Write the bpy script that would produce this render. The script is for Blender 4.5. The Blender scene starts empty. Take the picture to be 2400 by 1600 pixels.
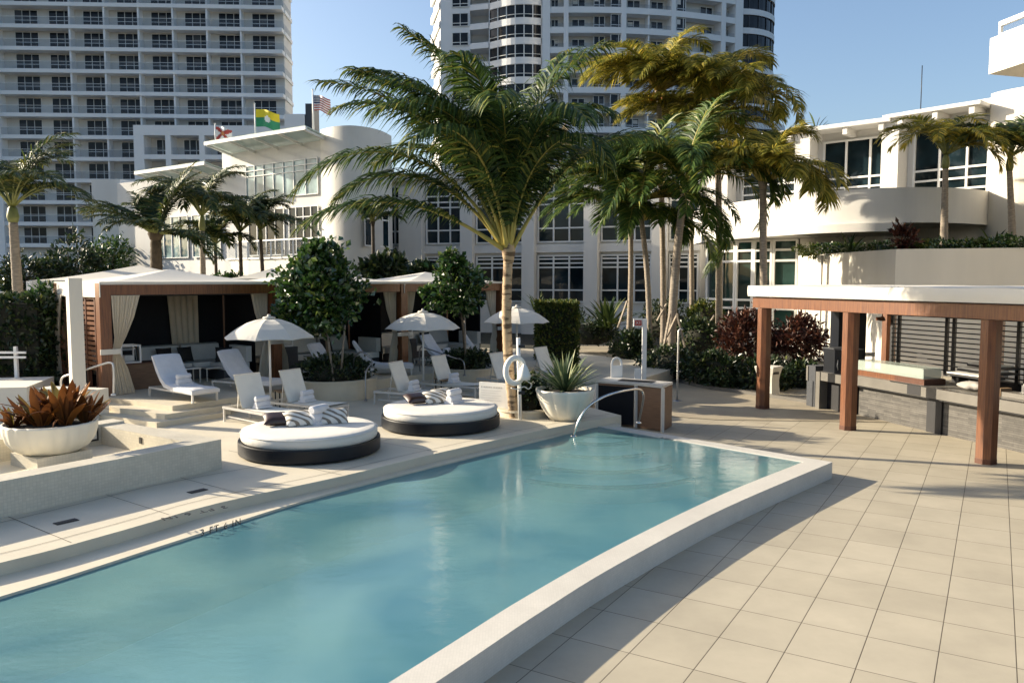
import bpy, math, random
from mathutils import Vector, Matrix
R = math.radians
SC = bpy.context.scene
COL = SC.collection
# ------------------------------------------------------------------ camera model (photo pixels are 2400 x 1600)
F_PX, PITCH, CZ = 1880.0, 0.075, 3.4
cp, sp = math.cos(PITCH), math.sin(PITCH)
def ray(px, py):
    a, b = (px-1200)/F_PX, (800-py)/F_PX
    return Vector((a, cp+b*sp, -sp+b*cp))
def G(px, py, z=0.0):                     # point of the picture lying on the level z
    d = ray(px, py); t = (z-CZ)/d.z
    return Vector((d.x*t, d.y*t, z))
def at(px, py, Y):                        # point of the picture at the distance Y
    d = ray(px, py); t = Y/d.y
    return Vector((d.x*t, Y, CZ+d.z*t))
def V3(a, z): return Vector((a[0], a[1], z))
UU = Vector((.525, .851, 0)); VV = Vector((.851, -.525, 0)); ZZ = Vector((0, 0, 1))

# ------------------------------------------------------------------ materials
def nodes(name):
    m = bpy.data.materials.new(name); m.use_nodes = True
    nt = m.node_tree; return m, nt, nt.nodes, nt.links, nt.nodes['Principled BSDF']
def mat(name, col, rough=.6, var=.12, scale=3.0, bump=0.0, bscale=60.0, metal=0.0, col2=None, spec=.5, coat=0.0, trans=0.0, island=0.0, uvstretch=None, detail=5):
    m, nt, N, L, p = nodes(name)
    p.inputs['Roughness'].default_value = rough; p.inputs['Metallic'].default_value = metal
    p.inputs['Specular IOR Level'].default_value = spec
    if coat: p.inputs['Coat Weight'].default_value = coat; p.inputs['Coat Roughness'].default_value = .12
    tc = N.new('ShaderNodeTexCoord'); vec = tc.outputs['Object']
    if uvstretch:
        mp = N.new('ShaderNodeMapping'); mp.inputs['Scale'].default_value = uvstretch
        L.new(tc.outputs['UV'], mp.inputs['Vector']); vec = mp.outputs['Vector']
    no = N.new('ShaderNodeTexNoise'); no.inputs['Scale'].default_value = scale; no.inputs['Detail'].default_value = detail
    L.new(vec, no.inputs['Vector'])
    ra = N.new('ShaderNodeValToRGB'); ra.color_ramp.elements[0].position = .3; ra.color_ramp.elements[1].position = .72
    c = Vector(col); d = Vector(col2) if col2 else c*(1-var)
    ra.color_ramp.elements[0].color = (*d, 1); ra.color_ramp.elements[1].color = (*c, 1)
    L.new(no.outputs['Fac'], ra.inputs['Fac']); out = ra.outputs['Color']
    if island:
        ge = N.new('ShaderNodeNewGeometry'); mr = N.new('ShaderNodeMapRange')
        mr.inputs['To Min'].default_value = 1-island; mr.inputs['To Max'].default_value = 1+island
        L.new(ge.outputs['Random Per Island'], mr.inputs['Value'])
        mx = N.new('ShaderNodeVectorMath'); mx.operation = 'SCALE'
        L.new(out, mx.inputs[0]); L.new(mr.outputs[0], mx.inputs['Scale']); out = mx.outputs[0]
    L.new(out, p.inputs['Base Color'])
    if trans:
        tr = N.new('ShaderNodeBsdfTranslucent'); ms = N.new('ShaderNodeMixShader'); ms.inputs['Fac'].default_value = trans
        L.new(out, tr.inputs['Color']); L.new(p.outputs[0], ms.inputs[1]); L.new(tr.outputs[0], ms.inputs[2])
        L.new(ms.outputs[0], N['Material Output'].inputs['Surface'])
    if bump:
        n2 = N.new('ShaderNodeTexNoise'); n2.inputs['Scale'].default_value = bscale; n2.inputs['Detail'].default_value = 4
        L.new(vec, n2.inputs['Vector'])
        bp = N.new('ShaderNodeBump'); bp.inputs['Strength'].default_value = bump; bp.inputs['Distance'].default_value = .02
        L.new(n2.outputs['Fac'], bp.inputs['Height']); L.new(bp.outputs[0], p.inputs['Normal'])
    return m
def brickmat(name, c1, c2, cm, w, h, mortar, rough=.5, offset=0.0, rot=None, bump=.3, noise=.12, nscale=1.2):
    m, nt, N, L, p = nodes(name)
    p.inputs['Roughness'].default_value = rough
    tc = N.new('ShaderNodeTexCoord'); mp = N.new('ShaderNodeMapping')
    if rot:
        mp.vector_type = 'TEXTURE'; mp.inputs['Location'].default_value = (rot[0], rot[1], 0); mp.inputs['Rotation'].default_value = (0, 0, rot[2])
        L.new(tc.outputs['Object'], mp.inputs['Vector'])
    else: L.new(tc.outputs['UV'], mp.inputs['Vector'])
    b = N.new('ShaderNodeTexBrick'); b.offset = offset; b.squash = 1
    b.inputs['Scale'].default_value = 1; b.inputs['Mortar Size'].default_value = mortar
    b.inputs['Mortar Smooth'].default_value = .3; b.inputs['Brick Width'].default_value = w; b.inputs['Row Height'].default_value = h
    b.inputs['Color1'].default_value = (*c1, 1); b.inputs['Color2'].default_value = (*c2, 1); b.inputs['Mortar'].default_value = (*cm, 1)
    L.new(mp.outputs[0], b.inputs['Vector'])
    no = N.new('ShaderNodeTexNoise'); no.inputs['Scale'].default_value = nscale; no.inputs['Detail'].default_value = 6; no.inputs['Roughness'].default_value = .65
    L.new(tc.outputs['Object'], no.inputs['Vector'])
    mr = N.new('ShaderNodeMapRange'); mr.inputs['From Min'].default_value = .3; mr.inputs['From Max'].default_value = .7
    mr.inputs['To Min'].default_value = 1-noise; mr.inputs['To Max'].default_value = 1+noise*.6
    L.new(no.outputs['Fac'], mr.inputs['Value'])
    sc = N.new('ShaderNodeVectorMath'); sc.operation = 'SCALE'
    L.new(b.outputs['Color'], sc.inputs[0]); L.new(mr.outputs[0], sc.inputs['Scale']); L.new(sc.outputs[0], p.inputs['Base Color'])
    if bump:
        bp = N.new('ShaderNodeBump'); bp.inputs['Strength'].default_value = bump; bp.inputs['Distance'].default_value = .004; bp.invert = True
        L.new(b.outputs['Fac'], bp.inputs['Height']); L.new(bp.outputs[0], p.inputs['Normal'])
    return m
def leafmat(name, dark, light, yellow=None, trans=.3, rough=.42, yfrac=.2, bias=.35, spec=.3):
    m, nt, N, L, p = nodes(name)
    p.inputs['Roughness'].default_value = rough+.08; p.inputs['Specular IOR Level'].default_value = spec
    ge = N.new('ShaderNodeNewGeometry'); ra = N.new('ShaderNodeValToRGB'); cr = ra.color_ramp
    cr.elements[0].color = (*dark, 1); cr.elements[1].color = (*light, 1); cr.elements[0].position = bias*.3; cr.elements[1].position = .8
    if yellow:
        e = cr.elements.new(1-yfrac); e.color = (*light, 1); cr.elements[-1].position = 1.0; cr.elements[-1].color = (*yellow, 1)
    L.new(ge.outputs['Random Per Island'], ra.inputs['Fac'])
    L.new(ra.outputs['Color'], p.inputs['Base Color'])
    if trans:
        tr = N.new('ShaderNodeBsdfTranslucent'); ms = N.new('ShaderNodeMixShader'); ms.inputs['Fac'].default_value = trans
        L.new(ra.outputs['Color'], tr.inputs['Color']); L.new(p.outputs[0], ms.inputs[1]); L.new(tr.outputs[0], ms.inputs[2])
        L.new(ms.outputs[0], N['Material Output'].inputs['Surface'])
    return m
def glassmat(name, tint, rough=.03, refl=.12, dark=True):
    # window glass of a dim room: dark body that mirrors the sky
    m, nt, N, L, p = nodes(name)
    no = N.new('ShaderNodeTexNoise'); no.inputs['Scale'].default_value = .7; no.inputs['Detail'].default_value = 3
    tc = N.new('ShaderNodeTexCoord'); L.new(tc.outputs['Object'], no.inputs['Vector'])
    ra = N.new('ShaderNodeValToRGB'); ra.color_ramp.elements[0].color = (*(Vector(tint)*.55), 1); ra.color_ramp.elements[1].color = (*(Vector(tint)*1.5), 1)
    ra.color_ramp.elements[0].position = .38; ra.color_ramp.elements[1].position = .66
    L.new(no.outputs['Fac'], ra.inputs['Fac']); L.new(ra.outputs['Color'], p.inputs['Base Color'])
    p.inputs['Roughness'].default_value = rough; p.inputs['Specular IOR Level'].default_value = refl*4
    bp = N.new('ShaderNodeBump'); bp.inputs['Strength'].default_value = .04; bp.inputs['Distance'].default_value = .1
    n2 = N.new('ShaderNodeTexNoise'); n2.inputs['Scale'].default_value = .9; L.new(tc.outputs['Object'], n2.inputs['Vector'])
    L.new(n2.outputs['Fac'], bp.inputs['Height']); L.new(bp.outputs[0], p.inputs['Normal'])
    return m
def clearglass(name, tint, op=.25):
    m, nt, N, L, p = nodes(name)
    p.inputs['Base Color'].default_value = (*tint, 1); p.inputs['Roughness'].default_value = .25
    t = N.new('ShaderNodeBsdfTransparent'); t.inputs['Color'].default_value = (.94, .95, .96, 1)
    ms = N.new('ShaderNodeMixShader'); ms.inputs['Fac'].default_value = op
    L.new(t.outputs[0], ms.inputs[1]); L.new(p.outputs[0], ms.inputs[2]); L.new(ms.outputs[0], N['Material Output'].inputs['Surface'])
    return m
def watermat():
    m, nt, N, L, p = nodes('pool_water_surface')
    N.remove(p)
    tc = N.new('ShaderNodeTexCoord'); mp = N.new('ShaderNodeMapping'); mp.inputs['Rotation'].default_value = (0, 0, .6); mp.inputs['Scale'].default_value = (1.0, 2.0, 1)
    L.new(tc.outputs['Object'], mp.inputs['Vector'])
    n1 = N.new('ShaderNodeTexNoise'); n1.inputs['Scale'].default_value = 2.6; n1.inputs['Detail'].default_value = 5; n1.inputs['Roughness'].default_value = .6; n1.inputs['Distortion'].default_value = .5
    L.new(mp.outputs[0], n1.inputs['Vector'])
    n2 = N.new('ShaderNodeTexNoise'); n2.inputs['Scale'].default_value = .45; n2.inputs['Detail'].default_value = 2; L.new(tc.outputs['Object'], n2.inputs['Vector'])
    r2 = N.new('ShaderNodeMapRange'); r2.inputs['From Min'].default_value = .4; r2.inputs['From Max'].default_value = .7; r2.inputs['To Min'].default_value = .25; r2.inputs['To Max'].default_value = 1
    L.new(n2.outputs['Fac'], r2.inputs['Value'])
    mu = N.new('ShaderNodeMath'); mu.operation = 'MULTIPLY'; L.new(n1.outputs['Fac'], mu.inputs[0]); L.new(r2.outputs[0], mu.inputs[1])
    bp = N.new('ShaderNodeBump'); bp.inputs['Strength'].default_value = .22; bp.inputs['Distance'].default_value = .05
    L.new(mu.outputs[0], bp.inputs['Height'])
    fr = N.new('ShaderNodeFresnel'); fr.inputs['IOR'].default_value = 1.25; L.new(bp.outputs[0], fr.inputs['Normal'])
    gl = N.new('ShaderNodeBsdfGlossy'); gl.inputs['Roughness'].default_value = .05; L.new(bp.outputs[0], gl.inputs['Normal'])
    tr = N.new('ShaderNodeBsdfTransparent'); tr.inputs['Color'].default_value = (.74, .93, .94, 1)
    df = N.new('ShaderNodeBsdfDiffuse')
    n3 = N.new('ShaderNodeTexNoise'); n3.inputs['Scale'].default_value = .42; n3.inputs['Detail'].default_value = 3; n3.inputs['Distortion'].default_value = .6; L.new(tc.outputs['Object'], n3.inputs['Vector'])
    r3 = N.new('ShaderNodeValToRGB'); r3.color_ramp.elements[0].position = .36; r3.color_ramp.elements[1].position = .66
    r3.color_ramp.elements[0].color = (.15, .38, .46, 1); r3.color_ramp.elements[1].color = (.33, .62, .62, 1)  # cloudy water, with patchy reflections put into its diffuse colour
    L.new(n3.outputs['Fac'], r3.inputs['Fac']); L.new(r3.outputs['Color'], df.inputs['Color'])
    m1 = N.new('ShaderNodeMixShader'); m1.inputs['Fac'].default_value = .37; L.new(tr.outputs[0], m1.inputs[1]); L.new(df.outputs[0], m1.inputs[2])
    ms = N.new('ShaderNodeMixShader'); L.new(fr.outputs[0], ms.inputs['Fac']); L.new(m1.outputs[0], ms.inputs[1]); L.new(gl.outputs[0], ms.inputs[2])
    L.new(ms.outputs[0], N['Material Output'].inputs['Surface'])
    return m
M = {}
M['white'] = mat('white_stucco', (.69, .675, .64), .75, .12, 1.0, .15, 90, uvstretch=(.9, .16, 1))
M['cream'] = mat('cream_stucco', (.68, .64, .56), .75, .12, 1.0, .15, 90, uvstretch=(.9, .16, 1))
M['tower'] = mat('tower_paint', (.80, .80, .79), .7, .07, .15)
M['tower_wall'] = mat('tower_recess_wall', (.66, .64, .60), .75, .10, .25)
M['deck'] = mat('deck_stone', (.60, .545, .43), .6, .14, 1.6, .12, 120)
M['pathsand'] = mat('sandy_path_paving', (.36, .31, .225), .7, .18, 1.2, .15, 60)
M['coping'] = mat('pool_coping_stone', (.64, .58, .45), .5, .12, 2.2, .1, 120)
M['rim'] = brickmat('pool_rim_mosaic', (.57, .545, .495), (.53, .51, .46), (.48, .46, .42), .026, .026, .0015, .45, 0, None, .15, .10, 1.5)
M['mosaic'] = brickmat('fountain_mosaic', (.60, .555, .455), (.54, .50, .405), (.49, .455, .375), .045, .045, .003, .4, 0, None, .25, .16, 1.4)
M['tile'] = brickmat('paving_tiles', (.42, .375, .285), (.375, .333, .25), (.08, .065, .042), .6078, .75, .005, .62, 0, (1.985, 7.456, -.5433), .5, .15, .8)
M['step'] = mat('step_stone', (.62, .55, .42), .6, .16, 1.8, .1, 100)
M['poolfloor'] = mat('pool_plaster', (.44, .82, .80), .6, .22, .45, .0, 1, detail=3, col2=(.26, .62, .66))
M['water'] = watermat()
M['poolstep'] = mat('pale_pool_step', (.66, .88, .85), .6, .08, 2)
M['stepshade'] = mat('blue_step_edge_shade', (.012, .04, .065), .4, .2, 8)
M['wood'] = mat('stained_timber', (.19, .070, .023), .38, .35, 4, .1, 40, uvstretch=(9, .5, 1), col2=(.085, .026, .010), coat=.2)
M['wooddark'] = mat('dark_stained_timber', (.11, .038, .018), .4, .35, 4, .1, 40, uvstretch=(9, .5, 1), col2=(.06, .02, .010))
M['woodmid'] = mat('mid_brown_wood_slats', (.22, .125, .07), .5, .3, 5, .1, 40, uvstretch=(.7, 14, 1), col2=(.13, .07, .04))
M['fabric'] = mat('white_canvas', (.70, .67, .60), .85, .06, 1.5, .1, 200, trans=.12)
M['curtain'] = mat('cream_curtain', (.68, .60, .47), .85, .10, 3, .1, 200, trans=.15)
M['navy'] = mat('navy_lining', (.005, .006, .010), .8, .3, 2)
M['black'] = mat('black_lacquer', (.006, .008, .013), .38, .3, 2, spec=.3)
M['blackmatt'] = mat('black_steel', (.012, .012, .015), .5, .3, 3)
M['cushion'] = mat('white_cushion', (.66, .64, .59), .8, .07, 4, .35, 9)
M['towel'] = mat('white_towel', (.70, .70, .72), .92, .08, 8, .5, 260)
M['sling'] = mat('cream_sling_mesh', (.76, .73, .65), .7, .08, 5, .15, 300)
M['alu'] = mat('pale_metal_frame', (.62, .60, .56), .35, .1, 6, metal=.25)
M['steel'] = mat('polished_steel', (.72, .70, .66), .16, .1, 6, metal=1.0)
M['whitepaint'] = mat('white_gloss_paint', (.80, .79, .76), .3, .06, 3)
M['darkcush'] = mat('dark_cushion', (.020, .018, .018), .8, .3, 5)
M['brownsilk'] = mat('dark_brown_cushion', (.055, .024, .012), .35, .4, 6, coat=.2)
def stripemat():
    m, nt, N, L, p = nodes('striped_pillow_fabric'); p.inputs['Roughness'].default_value = .85
    tc = N.new('ShaderNodeTexCoord'); w = N.new('ShaderNodeTexWave'); w.inputs['Scale'].default_value = 1; w.bands_direction = 'X'
    w.inputs['Distortion'].default_value = 2.2; w.inputs['Scale'].default_value = 1.7; w.bands_direction = 'DIAGONAL'
    L.new(tc.outputs['UV'], w.inputs['Vector']); ra = N.new('ShaderNodeValToRGB')
    ra.color_ramp.elements[0].color = (.20, .17, .13, 1); ra.color_ramp.elements[1].color = (.70, .67, .60, 1)
    ra.color_ramp.elements[0].position = .25; ra.color_ramp.elements[1].position = .45
    L.new(w.outputs['Fac'], ra.inputs['Fac']); L.new(ra.outputs[0], p.inputs['Base Color']); return m
M['stripe'] = stripemat()
M['potwhite'] = mat('fluted_pot_paint', (.74, .70, .60), .55, .10, 2, .1, 60)
M['soil'] = mat('dark_soil', (.035, .028, .02), .95, .4, 8, .6, 40)
M['mulch'] = mat('planted_soil', (.03, .03, .018), .95, .5, 3, .6, 20)
M['glass'] = glassmat('tower_window_glass', (.010, .013, .018), .04, .06)
M['glassblue'] = glassmat('club_window_glass', (.26, .35, .35), .05, .12)
M['glassdark'] = glassmat('terrace_window_glass', (.010, .020, .026), .03, .085)
M['glassgreen'] = glassmat('green_window_glass', (.016, .038, .034), .03, .09)
M['rail'] = clearglass('balcony_glass', (.30, .34, .38), .06)
M['canopyglass'] = clearglass('frosted_canopy_glass', (.50, .60, .57), .72)
M['frame'] = mat('white_window_frame', (.74, .74, .72), .5, .05, 3)
M['graystone'] = brickmat('stacked_grey_stone', (.125, .117, .105), (.075, .071, .065), (.045, .042, .04), .55, .045, .004, .8, .5, None, .6, .25, 5)
M['concrete'] = mat('grey_countertop', (.15, .14, .122), .45, .25, 2.4, .1, 50)
M['paleglass'] = clearglass('pale_green_display_glass', (.45, .52, .47), .5)
M['trunk'] = mat('palm_trunk_bark', (.46, .33, .20), .85, .4, 3.2, .8, 30, uvstretch=(.55, 2.6, 1), col2=(.12, .075, .04))
for nd_ in M['trunk'].node_tree.nodes:
    if nd_.type == 'VALTORGB': nd_.color_ramp.elements[0].position = .41; nd_.color_ramp.elements[1].position = .50
M['trunkgrey'] = mat('grey_palm_bark', (.33, .28, .22), .85, .4, 5, .5, 30, uvstretch=(.8, 4, 1), col2=(.17, .14, .11))
M['trunkdark'] = mat('dark_palm_bark', (.10, .075, .05), .9, .4, 5, .6, 20, col2=(.045, .034, .024))
M['stem'] = mat('yellow_green_petiole', (.42, .32, .07), .5, .3, 4, col2=(.30, .26, .06))
M['stemgreen'] = mat('green_crownshaft', (.18, .20, .06), .5, .3, 4)
M['palmleaf'] = leafmat('coconut_leaflets', (.022, .055, .014), (.10, .16, .030), (.30, .27, .05), .36, .36, .12)
M['palmmain'] = leafmat('green_coconut_leaflets', (.014, .040, .012), (.075, .125, .026), (.28, .26, .05), .30, .38, .12)
M['palmgold'] = leafmat('sunny_coconut_leaflets', (.075, .095, .016), (.30, .27, .04), (.60, .44, .07), .48, .4, .3)
M['palmdark'] = leafmat('royal_palm_leaflets', (.014, .034, .012), (.07, .10, .024), (.20, .17, .04), .25, .42, .14)
M['leaf'] = leafmat('glossy_round_leaves', (.014, .045, .012), (.06, .12, .025), (.15, .19, .04), .22, .16, .12, spec=.9)
M['hedge'] = leafmat('hedge_leaves', (.008, .022, .008), (.03, .055, .015), (.09, .10, .025), .2, .30, .08, spec=.5)
M['hedgelight'] = leafmat('light_hedge_leaves', (.03, .06, .012), (.10, .12, .022), (.20, .18, .03), .25, .45, .2)
M['redleaf'] = leafmat('red_bush_leaves', (.020, .008, .007), (.085, .024, .013), (.20, .085, .045), .15, .35, .15)
M['bromeliad'] = leafmat('bromeliad_blades', (.085, .030, .010), (.24, .090, .020), (.22, .19, .05), .25, .4, .35)
M['aloe'] = leafmat('variegated_blades', (.05, .09, .04), (.16, .21, .10), (.52, .52, .26), .2, .4, .35)
M['dryleaf'] = leafmat('dry_palm_leaflets', (.20, .15, .08), (.36, .29, .18), None, .2, .6)
M['bark'] = mat('thin_bark', (.16, .12, .08), .9, .4, 8, .4, 30)
M['plaster'] = mat('grey_stucco', (.60, .58, .53), .75, .10, .8, .15, 90)
M['letter'] = mat('black_tile_lettering', (.012, .012, .014), .5, .2, 5)
M['drain'] = mat('dark_drain_grate', (.03, .025, .02), .6, .4, 30)
M['red'] = mat('sign_red', (.42, .045, .03), .5, .15, 4)
M['offwhite'] = mat('sign_white', (.78, .77, .73), .5, .06, 4)
M['blue'] = mat('flag_blue', (.025, .035, .13), .7, .15, 6)
M['yellow'] = mat('flag_yellow', (.72, .58, .02), .7, .1, 6)
M['green'] = mat('flag_green', (.03, .26, .12), .7, .15, 6)
M['orange'] = mat('flag_orange', (.60, .22, .06), .7, .15, 6)
M['dkgrey'] = mat('dark_grey_panel', (.05, .055, .065), .45, .3, 2)
M['lampwhite'] = mat('white_ring_foam', (.80, .79, .75), .5, .06, 5)
M['tablewood'] = mat('small_table_wood', (.30, .19, .10), .5, .3, 6)
M['grill'] = mat('grill_steel', (.30, .30, .30), .3, .2, 5, metal=.8)
M['bread'] = mat('pale_cloth_bundle', (.38, .36, .33), .9, .25, 9, .4, 60)

# ------------------------------------------------------------------ mesh builder
class MB:
    def __init__(s, Mx=None): s.v = []; s.f = []; s.m = []; s.uv = []; s.sm = []; s.X = Mx; s.mats = []
    def mi(s, m):
        if m not in s.mats: s.mats.append(m)
        return s.mats.index(m)
    def add(s, vs): 
        i = len(s.v); s.v.extend([Vector(v) for v in vs]); return i
    def face(s, idx, m, uv=None, smooth=False):
        s.f.append(tuple(idx)); s.m.append(s.mi(m)); s.sm.append(smooth)
        if uv is None:
            p = [s.v[i] for i in idx]; n = (p[1]-p[0]).cross(p[2]-p[0])
            if len(p) > 3 and n.length < 1e-9: n = (p[2]-p[0]).cross(p[3]-p[0])
            if abs(n.z) > .75*n.length: uv = [(q.x, q.y) for q in p]
            else:
                t = Vector((-n.y, n.x, 0)); t = t.normalized() if t.length > 1e-9 else Vector((1, 0, 0))
                uv = [(q.dot(t), q.z) for q in p]
        s.uv.append(uv)
    def poly(s, pts, m, **k): i = s.add(pts); s.face(range(i, i+len(pts)), m, **k)
    def obox(s, o, a, b, c, m, skip=()):       # corner o and three edge vectors
        o, a, b, c = Vector(o), Vector(a), Vector(b), Vector(c)
        if a.cross(b).dot(c) < 0: a, b = b, a
        i = s.add([o, o+a, o+a+b, o+b, o+c, o+a+c, o+a+b+c, o+b+c])
        for k, q in enumerate([(0, 3, 2, 1), (4, 5, 6, 7), (0, 1, 5, 4), (1, 2, 6, 5), (2, 3, 7, 6), (3, 0, 4, 7)]):
            if k not in skip: s.face([i+j for j in q], m)
    def box(s, c, size, m, rz=0.0):            # centre of the base, size, turn about z
        ca, sa = math.cos(rz), math.sin(rz)
        a = Vector((ca, sa, 0))*size[0]; b = Vector((-sa, ca, 0))*size[1]
        s.obox(Vector(c)-a/2-b/2, a, b, (0, 0, size[2]), m)
    def bar(s, p, q, w, h, m, up=(0, 0, 1)):   # rectangular bar from p to q
        p, q = Vector(p), Vector(q); d = (q-p)
        up = Vector(up); 
        if abs(d.normalized().dot(up)) > .98: up = Vector((1, 0, 0))
        a = d.cross(up).normalized()*w; b = a.cross(d).normalized()*h
        s.obox(p-a/2-b/2, d, a, b, m)
    def prism(s, pts, z0, z1, m, top=None, bottom=True):
        n = len(pts); ar = sum(pts[k][0]*pts[(k+1) % n][1]-pts[(k+1) % n][0]*pts[k][1] for k in range(n))
        if ar < 0: pts = list(reversed(pts))
        i = s.add([(p[0], p[1], z0) for p in pts]); j = s.add([(p[0], p[1], z1) for p in pts]); u = 0
        for k in range(n):
            k2 = (k+1) % n; l = (Vector(pts[k2][:2])-Vector(pts[k][:2])).length
            s.face([i+k, i+k2, j+k2, j+k], m, uv=[(u, z0), (u+l, z0), (u+l, z1), (u, z1)]); u += l
        s.face(range(j, j+n), top or m)
        if bottom: s.face(list(reversed(range(i, i+n))), m)
    def tube(s, pts, r, m, seg=8, cap=True, smooth=True):
        pts = [Vector(p) for p in pts]; n = len(pts); rr = r if isinstance(r, (list, tuple)) else [r]*n
        base = None; rings = []; u = 0; prev = None
        for k in range(n):
            d = (pts[min(k+1, n-1)]-pts[max(k-1, 0)]).normalized()
            if prev is None:
                a = d.cross(Vector((0, 0, 1)) if abs(d.z) < .9 else Vector((1, 0, 0))).normalized()
            else: a = (prev-d*prev.dot(d)).normalized()
            prev = a; b = d.cross(a)
            rings.append(s.add([pts[k]+(a*math.cos(t)+b*math.sin(t))*rr[k] for t in [2*math.pi*q/seg for q in range(seg)]]))
        for k in range(n-1):
            l = (pts[k+1]-pts[k]).length
            for q in range(seg):
                q2 = (q+1) % seg
                s.face([rings[k]+q, rings[k]+q2, rings[k+1]+q2, rings[k+1]+q], m, uv=[(q/seg, u), ((q+1)/seg, u), ((q+1)/seg, u+l), (q/seg, u+l)], smooth=smooth)
            u += l
        if cap:
            s.face(list(reversed(range(rings[0], rings[0]+seg))), m); s.face(range(rings[-1], rings[-1]+seg), m)
    def lathe(s, prof, c, m, seg=32, lobes=0, amp=0.0, smooth=True, cap=True, el=(1, 1)):
        c = Vector(c); rings = []
        for (r, z) in prof:
            ring = []
            for q in range(seg):
                t = 2*math.pi*q/seg; k = r
                if lobes: k = r*(1-amp+amp*abs(math.sin(t*lobes/2))**.6)
                ring.append(c+Vector((k*math.cos(t)*el[0], k*math.sin(t)*el[1], z)))
            rings.append(s.add(ring))
        for k in range(len(prof)-1):
            for q in range(seg):
                q2 = (q+1) % seg
                s.face([rings[k]+q, rings[k]+q2, rings[k+1]+q2, rings[k+1]+q], m, uv=[(q/seg*6, prof[k][1]), ((q+1)/seg*6, prof[k][1]), ((q+1)/seg*6, prof[k+1][1]), (q/seg*6, prof[k+1][1])], smooth=smooth)
        if cap:
            s.face(list(reversed(range(rings[0], rings[0]+seg))), m); s.face(range(rings[-1], rings[-1]+seg), m)
    def wall(s, pts, z0, z1, th, m, side=1):   # open wall along a plan polyline, thickness to one side
        P = [Vector((p[0], p[1], 0)) for p in pts]; n = len(P); O = []
        for k in range(n):
            d = (P[min(k+1, n-1)]-P[max(k-1, 0)]).normalized(); O.append(P[k]+Vector((-d.y, d.x, 0))*th*side)
        s.prism([p.to_2d() for p in P]+[p.to_2d() for p in reversed(O)], z0, z1, m)
    def grid(s, f, nu, nv, m, smooth=True, uv=True, closed=False):
        i = s.add([f(a/nu, b/nv) for b in range(nv+1) for a in range(nu+1)])
        for b in range(nv):
            for a in range(nu):
                k = i+b*(nu+1)+a
                s.face([k, k+1, k+nu+2, k+nu+1], m, uv=[(a/nu, b/nv), ((a+1)/nu, b/nv), ((a+1)/nu, (b+1)/nv), (a/nu, (b+1)/nv)], smooth=smooth)
    def leaf(s, p, d, n, l, w, m):             # folded leaf blade
        a = d.normalized(); sd = a.cross(n)
        if sd.length < 1e-4: sd = a.cross(Vector((1, .3, .2)))
        sd = sd.normalized()*w/2; up = sd.cross(a).normalized()*(w*.22)
        i = s.add([p, p+a*l*.5+sd+up, p+a*l, p+a*l*.5-sd+up])
        s.face([i, i+1, i+2], m, uv=[(0, 0), (1, .5), (0, 1)]); s.face([i, i+2, i+3], m, uv=[(0, 0), (0, 1), (1, .5)])
    def build(s, name, parent=None, origin=None):
        o0 = Vector(origin) if origin is not None else Vector((0, 0, 0))
        me = bpy.data.meshes.new(name)
        vs = [(s.X @ v if s.X else v)-o0 for v in s.v]
        me.from_pydata([tuple(v) for v in vs], [], s.f)
        for m in s.mats: me.materials.append(M[m])
        me.polygons.foreach_set('material_index', s.m); me.polygons.foreach_set('use_smooth', s.sm)
        ul = me.uv_layers.new(name='UVMap'); flat = [c for u in s.uv for q in u for c in q]
        ul.data.foreach_set('uv', flat)
        o = bpy.data.objects.new(name, me); COL.objects.link(o)
        if parent is not None:
            o.parent = parent
        elif origin is not None: o.location = o0
        me.update(); return o
def tag(o, label=None, cat=None, group=None, kind=None):
    if label: o['label'] = label
    if cat: o['category'] = cat
    if group: o['group'] = group
    if kind: o['kind'] = kind
    return o
def thing(name, label, cat, loc=(0, 0, 0), group=None, rz=0.0):
    o = bpy.data.objects.new(name, None); COL.objects.link(o); o.location = loc; o.rotation_euler = (0, 0, rz); o.empty_display_size = .3
    return tag(o, label, cat, group)
def part(mb, name, root, label=None, lv=None):  # mesh in world coordinates under a thing (lv: under one of its parts)
    o = mb.build(name, root if lv is None else lv, origin=Vector(root.location))
    if label: o['label'] = label
    return o
def solo(mb, name, label, cat, group=None, origin=None):
    return tag(mb.build(name, None, origin if origin is not None else mb.v[0].copy()), label, cat, group)
def struct(mb, name, kind='structure'): return tag(mb.build(name), kind=kind)
def dup(root, loc, rz, label, group=None):
    r = root.copy(); COL.objects.link(r); r.location = loc; r.rotation_euler = (0, 0, rz); r['label'] = label
    if group: r['group'] = group
    for ch in list(root.children):
        c = ch.copy(); COL.objects.link(c); c.parent = r
        for g in list(ch.children):
            d = g.copy(); COL.objects.link(d); d.parent = c
    return r
# ------------------------------------------------------------------ camera, light, sky
cam = bpy.data.cameras.new('camera'); cam.sensor_width = 36; cam.lens = 36*F_PX/2400; cam.clip_end = 6000; cam.clip_start = .05
co = bpy.data.objects.new('camera', cam); COL.objects.link(co); co.location = (0, 0, CZ); co.rotation_euler = (math.pi/2-PITCH, 0, 0); SC.camera = co
SUN_EL, SUN_AZ = R(21), R(73)                     # azimuth turns from +Y towards -X
sdir = Vector((-math.sin(SUN_AZ)*math.cos(SUN_EL), math.cos(SUN_AZ)*math.cos(SUN_EL), math.sin(SUN_EL)))
sl = bpy.data.lights.new('sun', 'SUN'); sl.energy = 5.0; sl.angle = R(.5); sl.color = (1.0, .87, .67)
so = bpy.data.objects.new('sun', sl); COL.objects.link(so); so.rotation_euler = sdir.to_track_quat('Z', 'Y').to_euler(); so.location = sdir*80
w = bpy.data.worlds.new('World'); SC.world = w; w.use_nodes = True
nt = w.node_tree; sky = nt.nodes.new('ShaderNodeTexSky'); sky.sky_type = 'NISHITA'; sky.sun_disc = False
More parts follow.
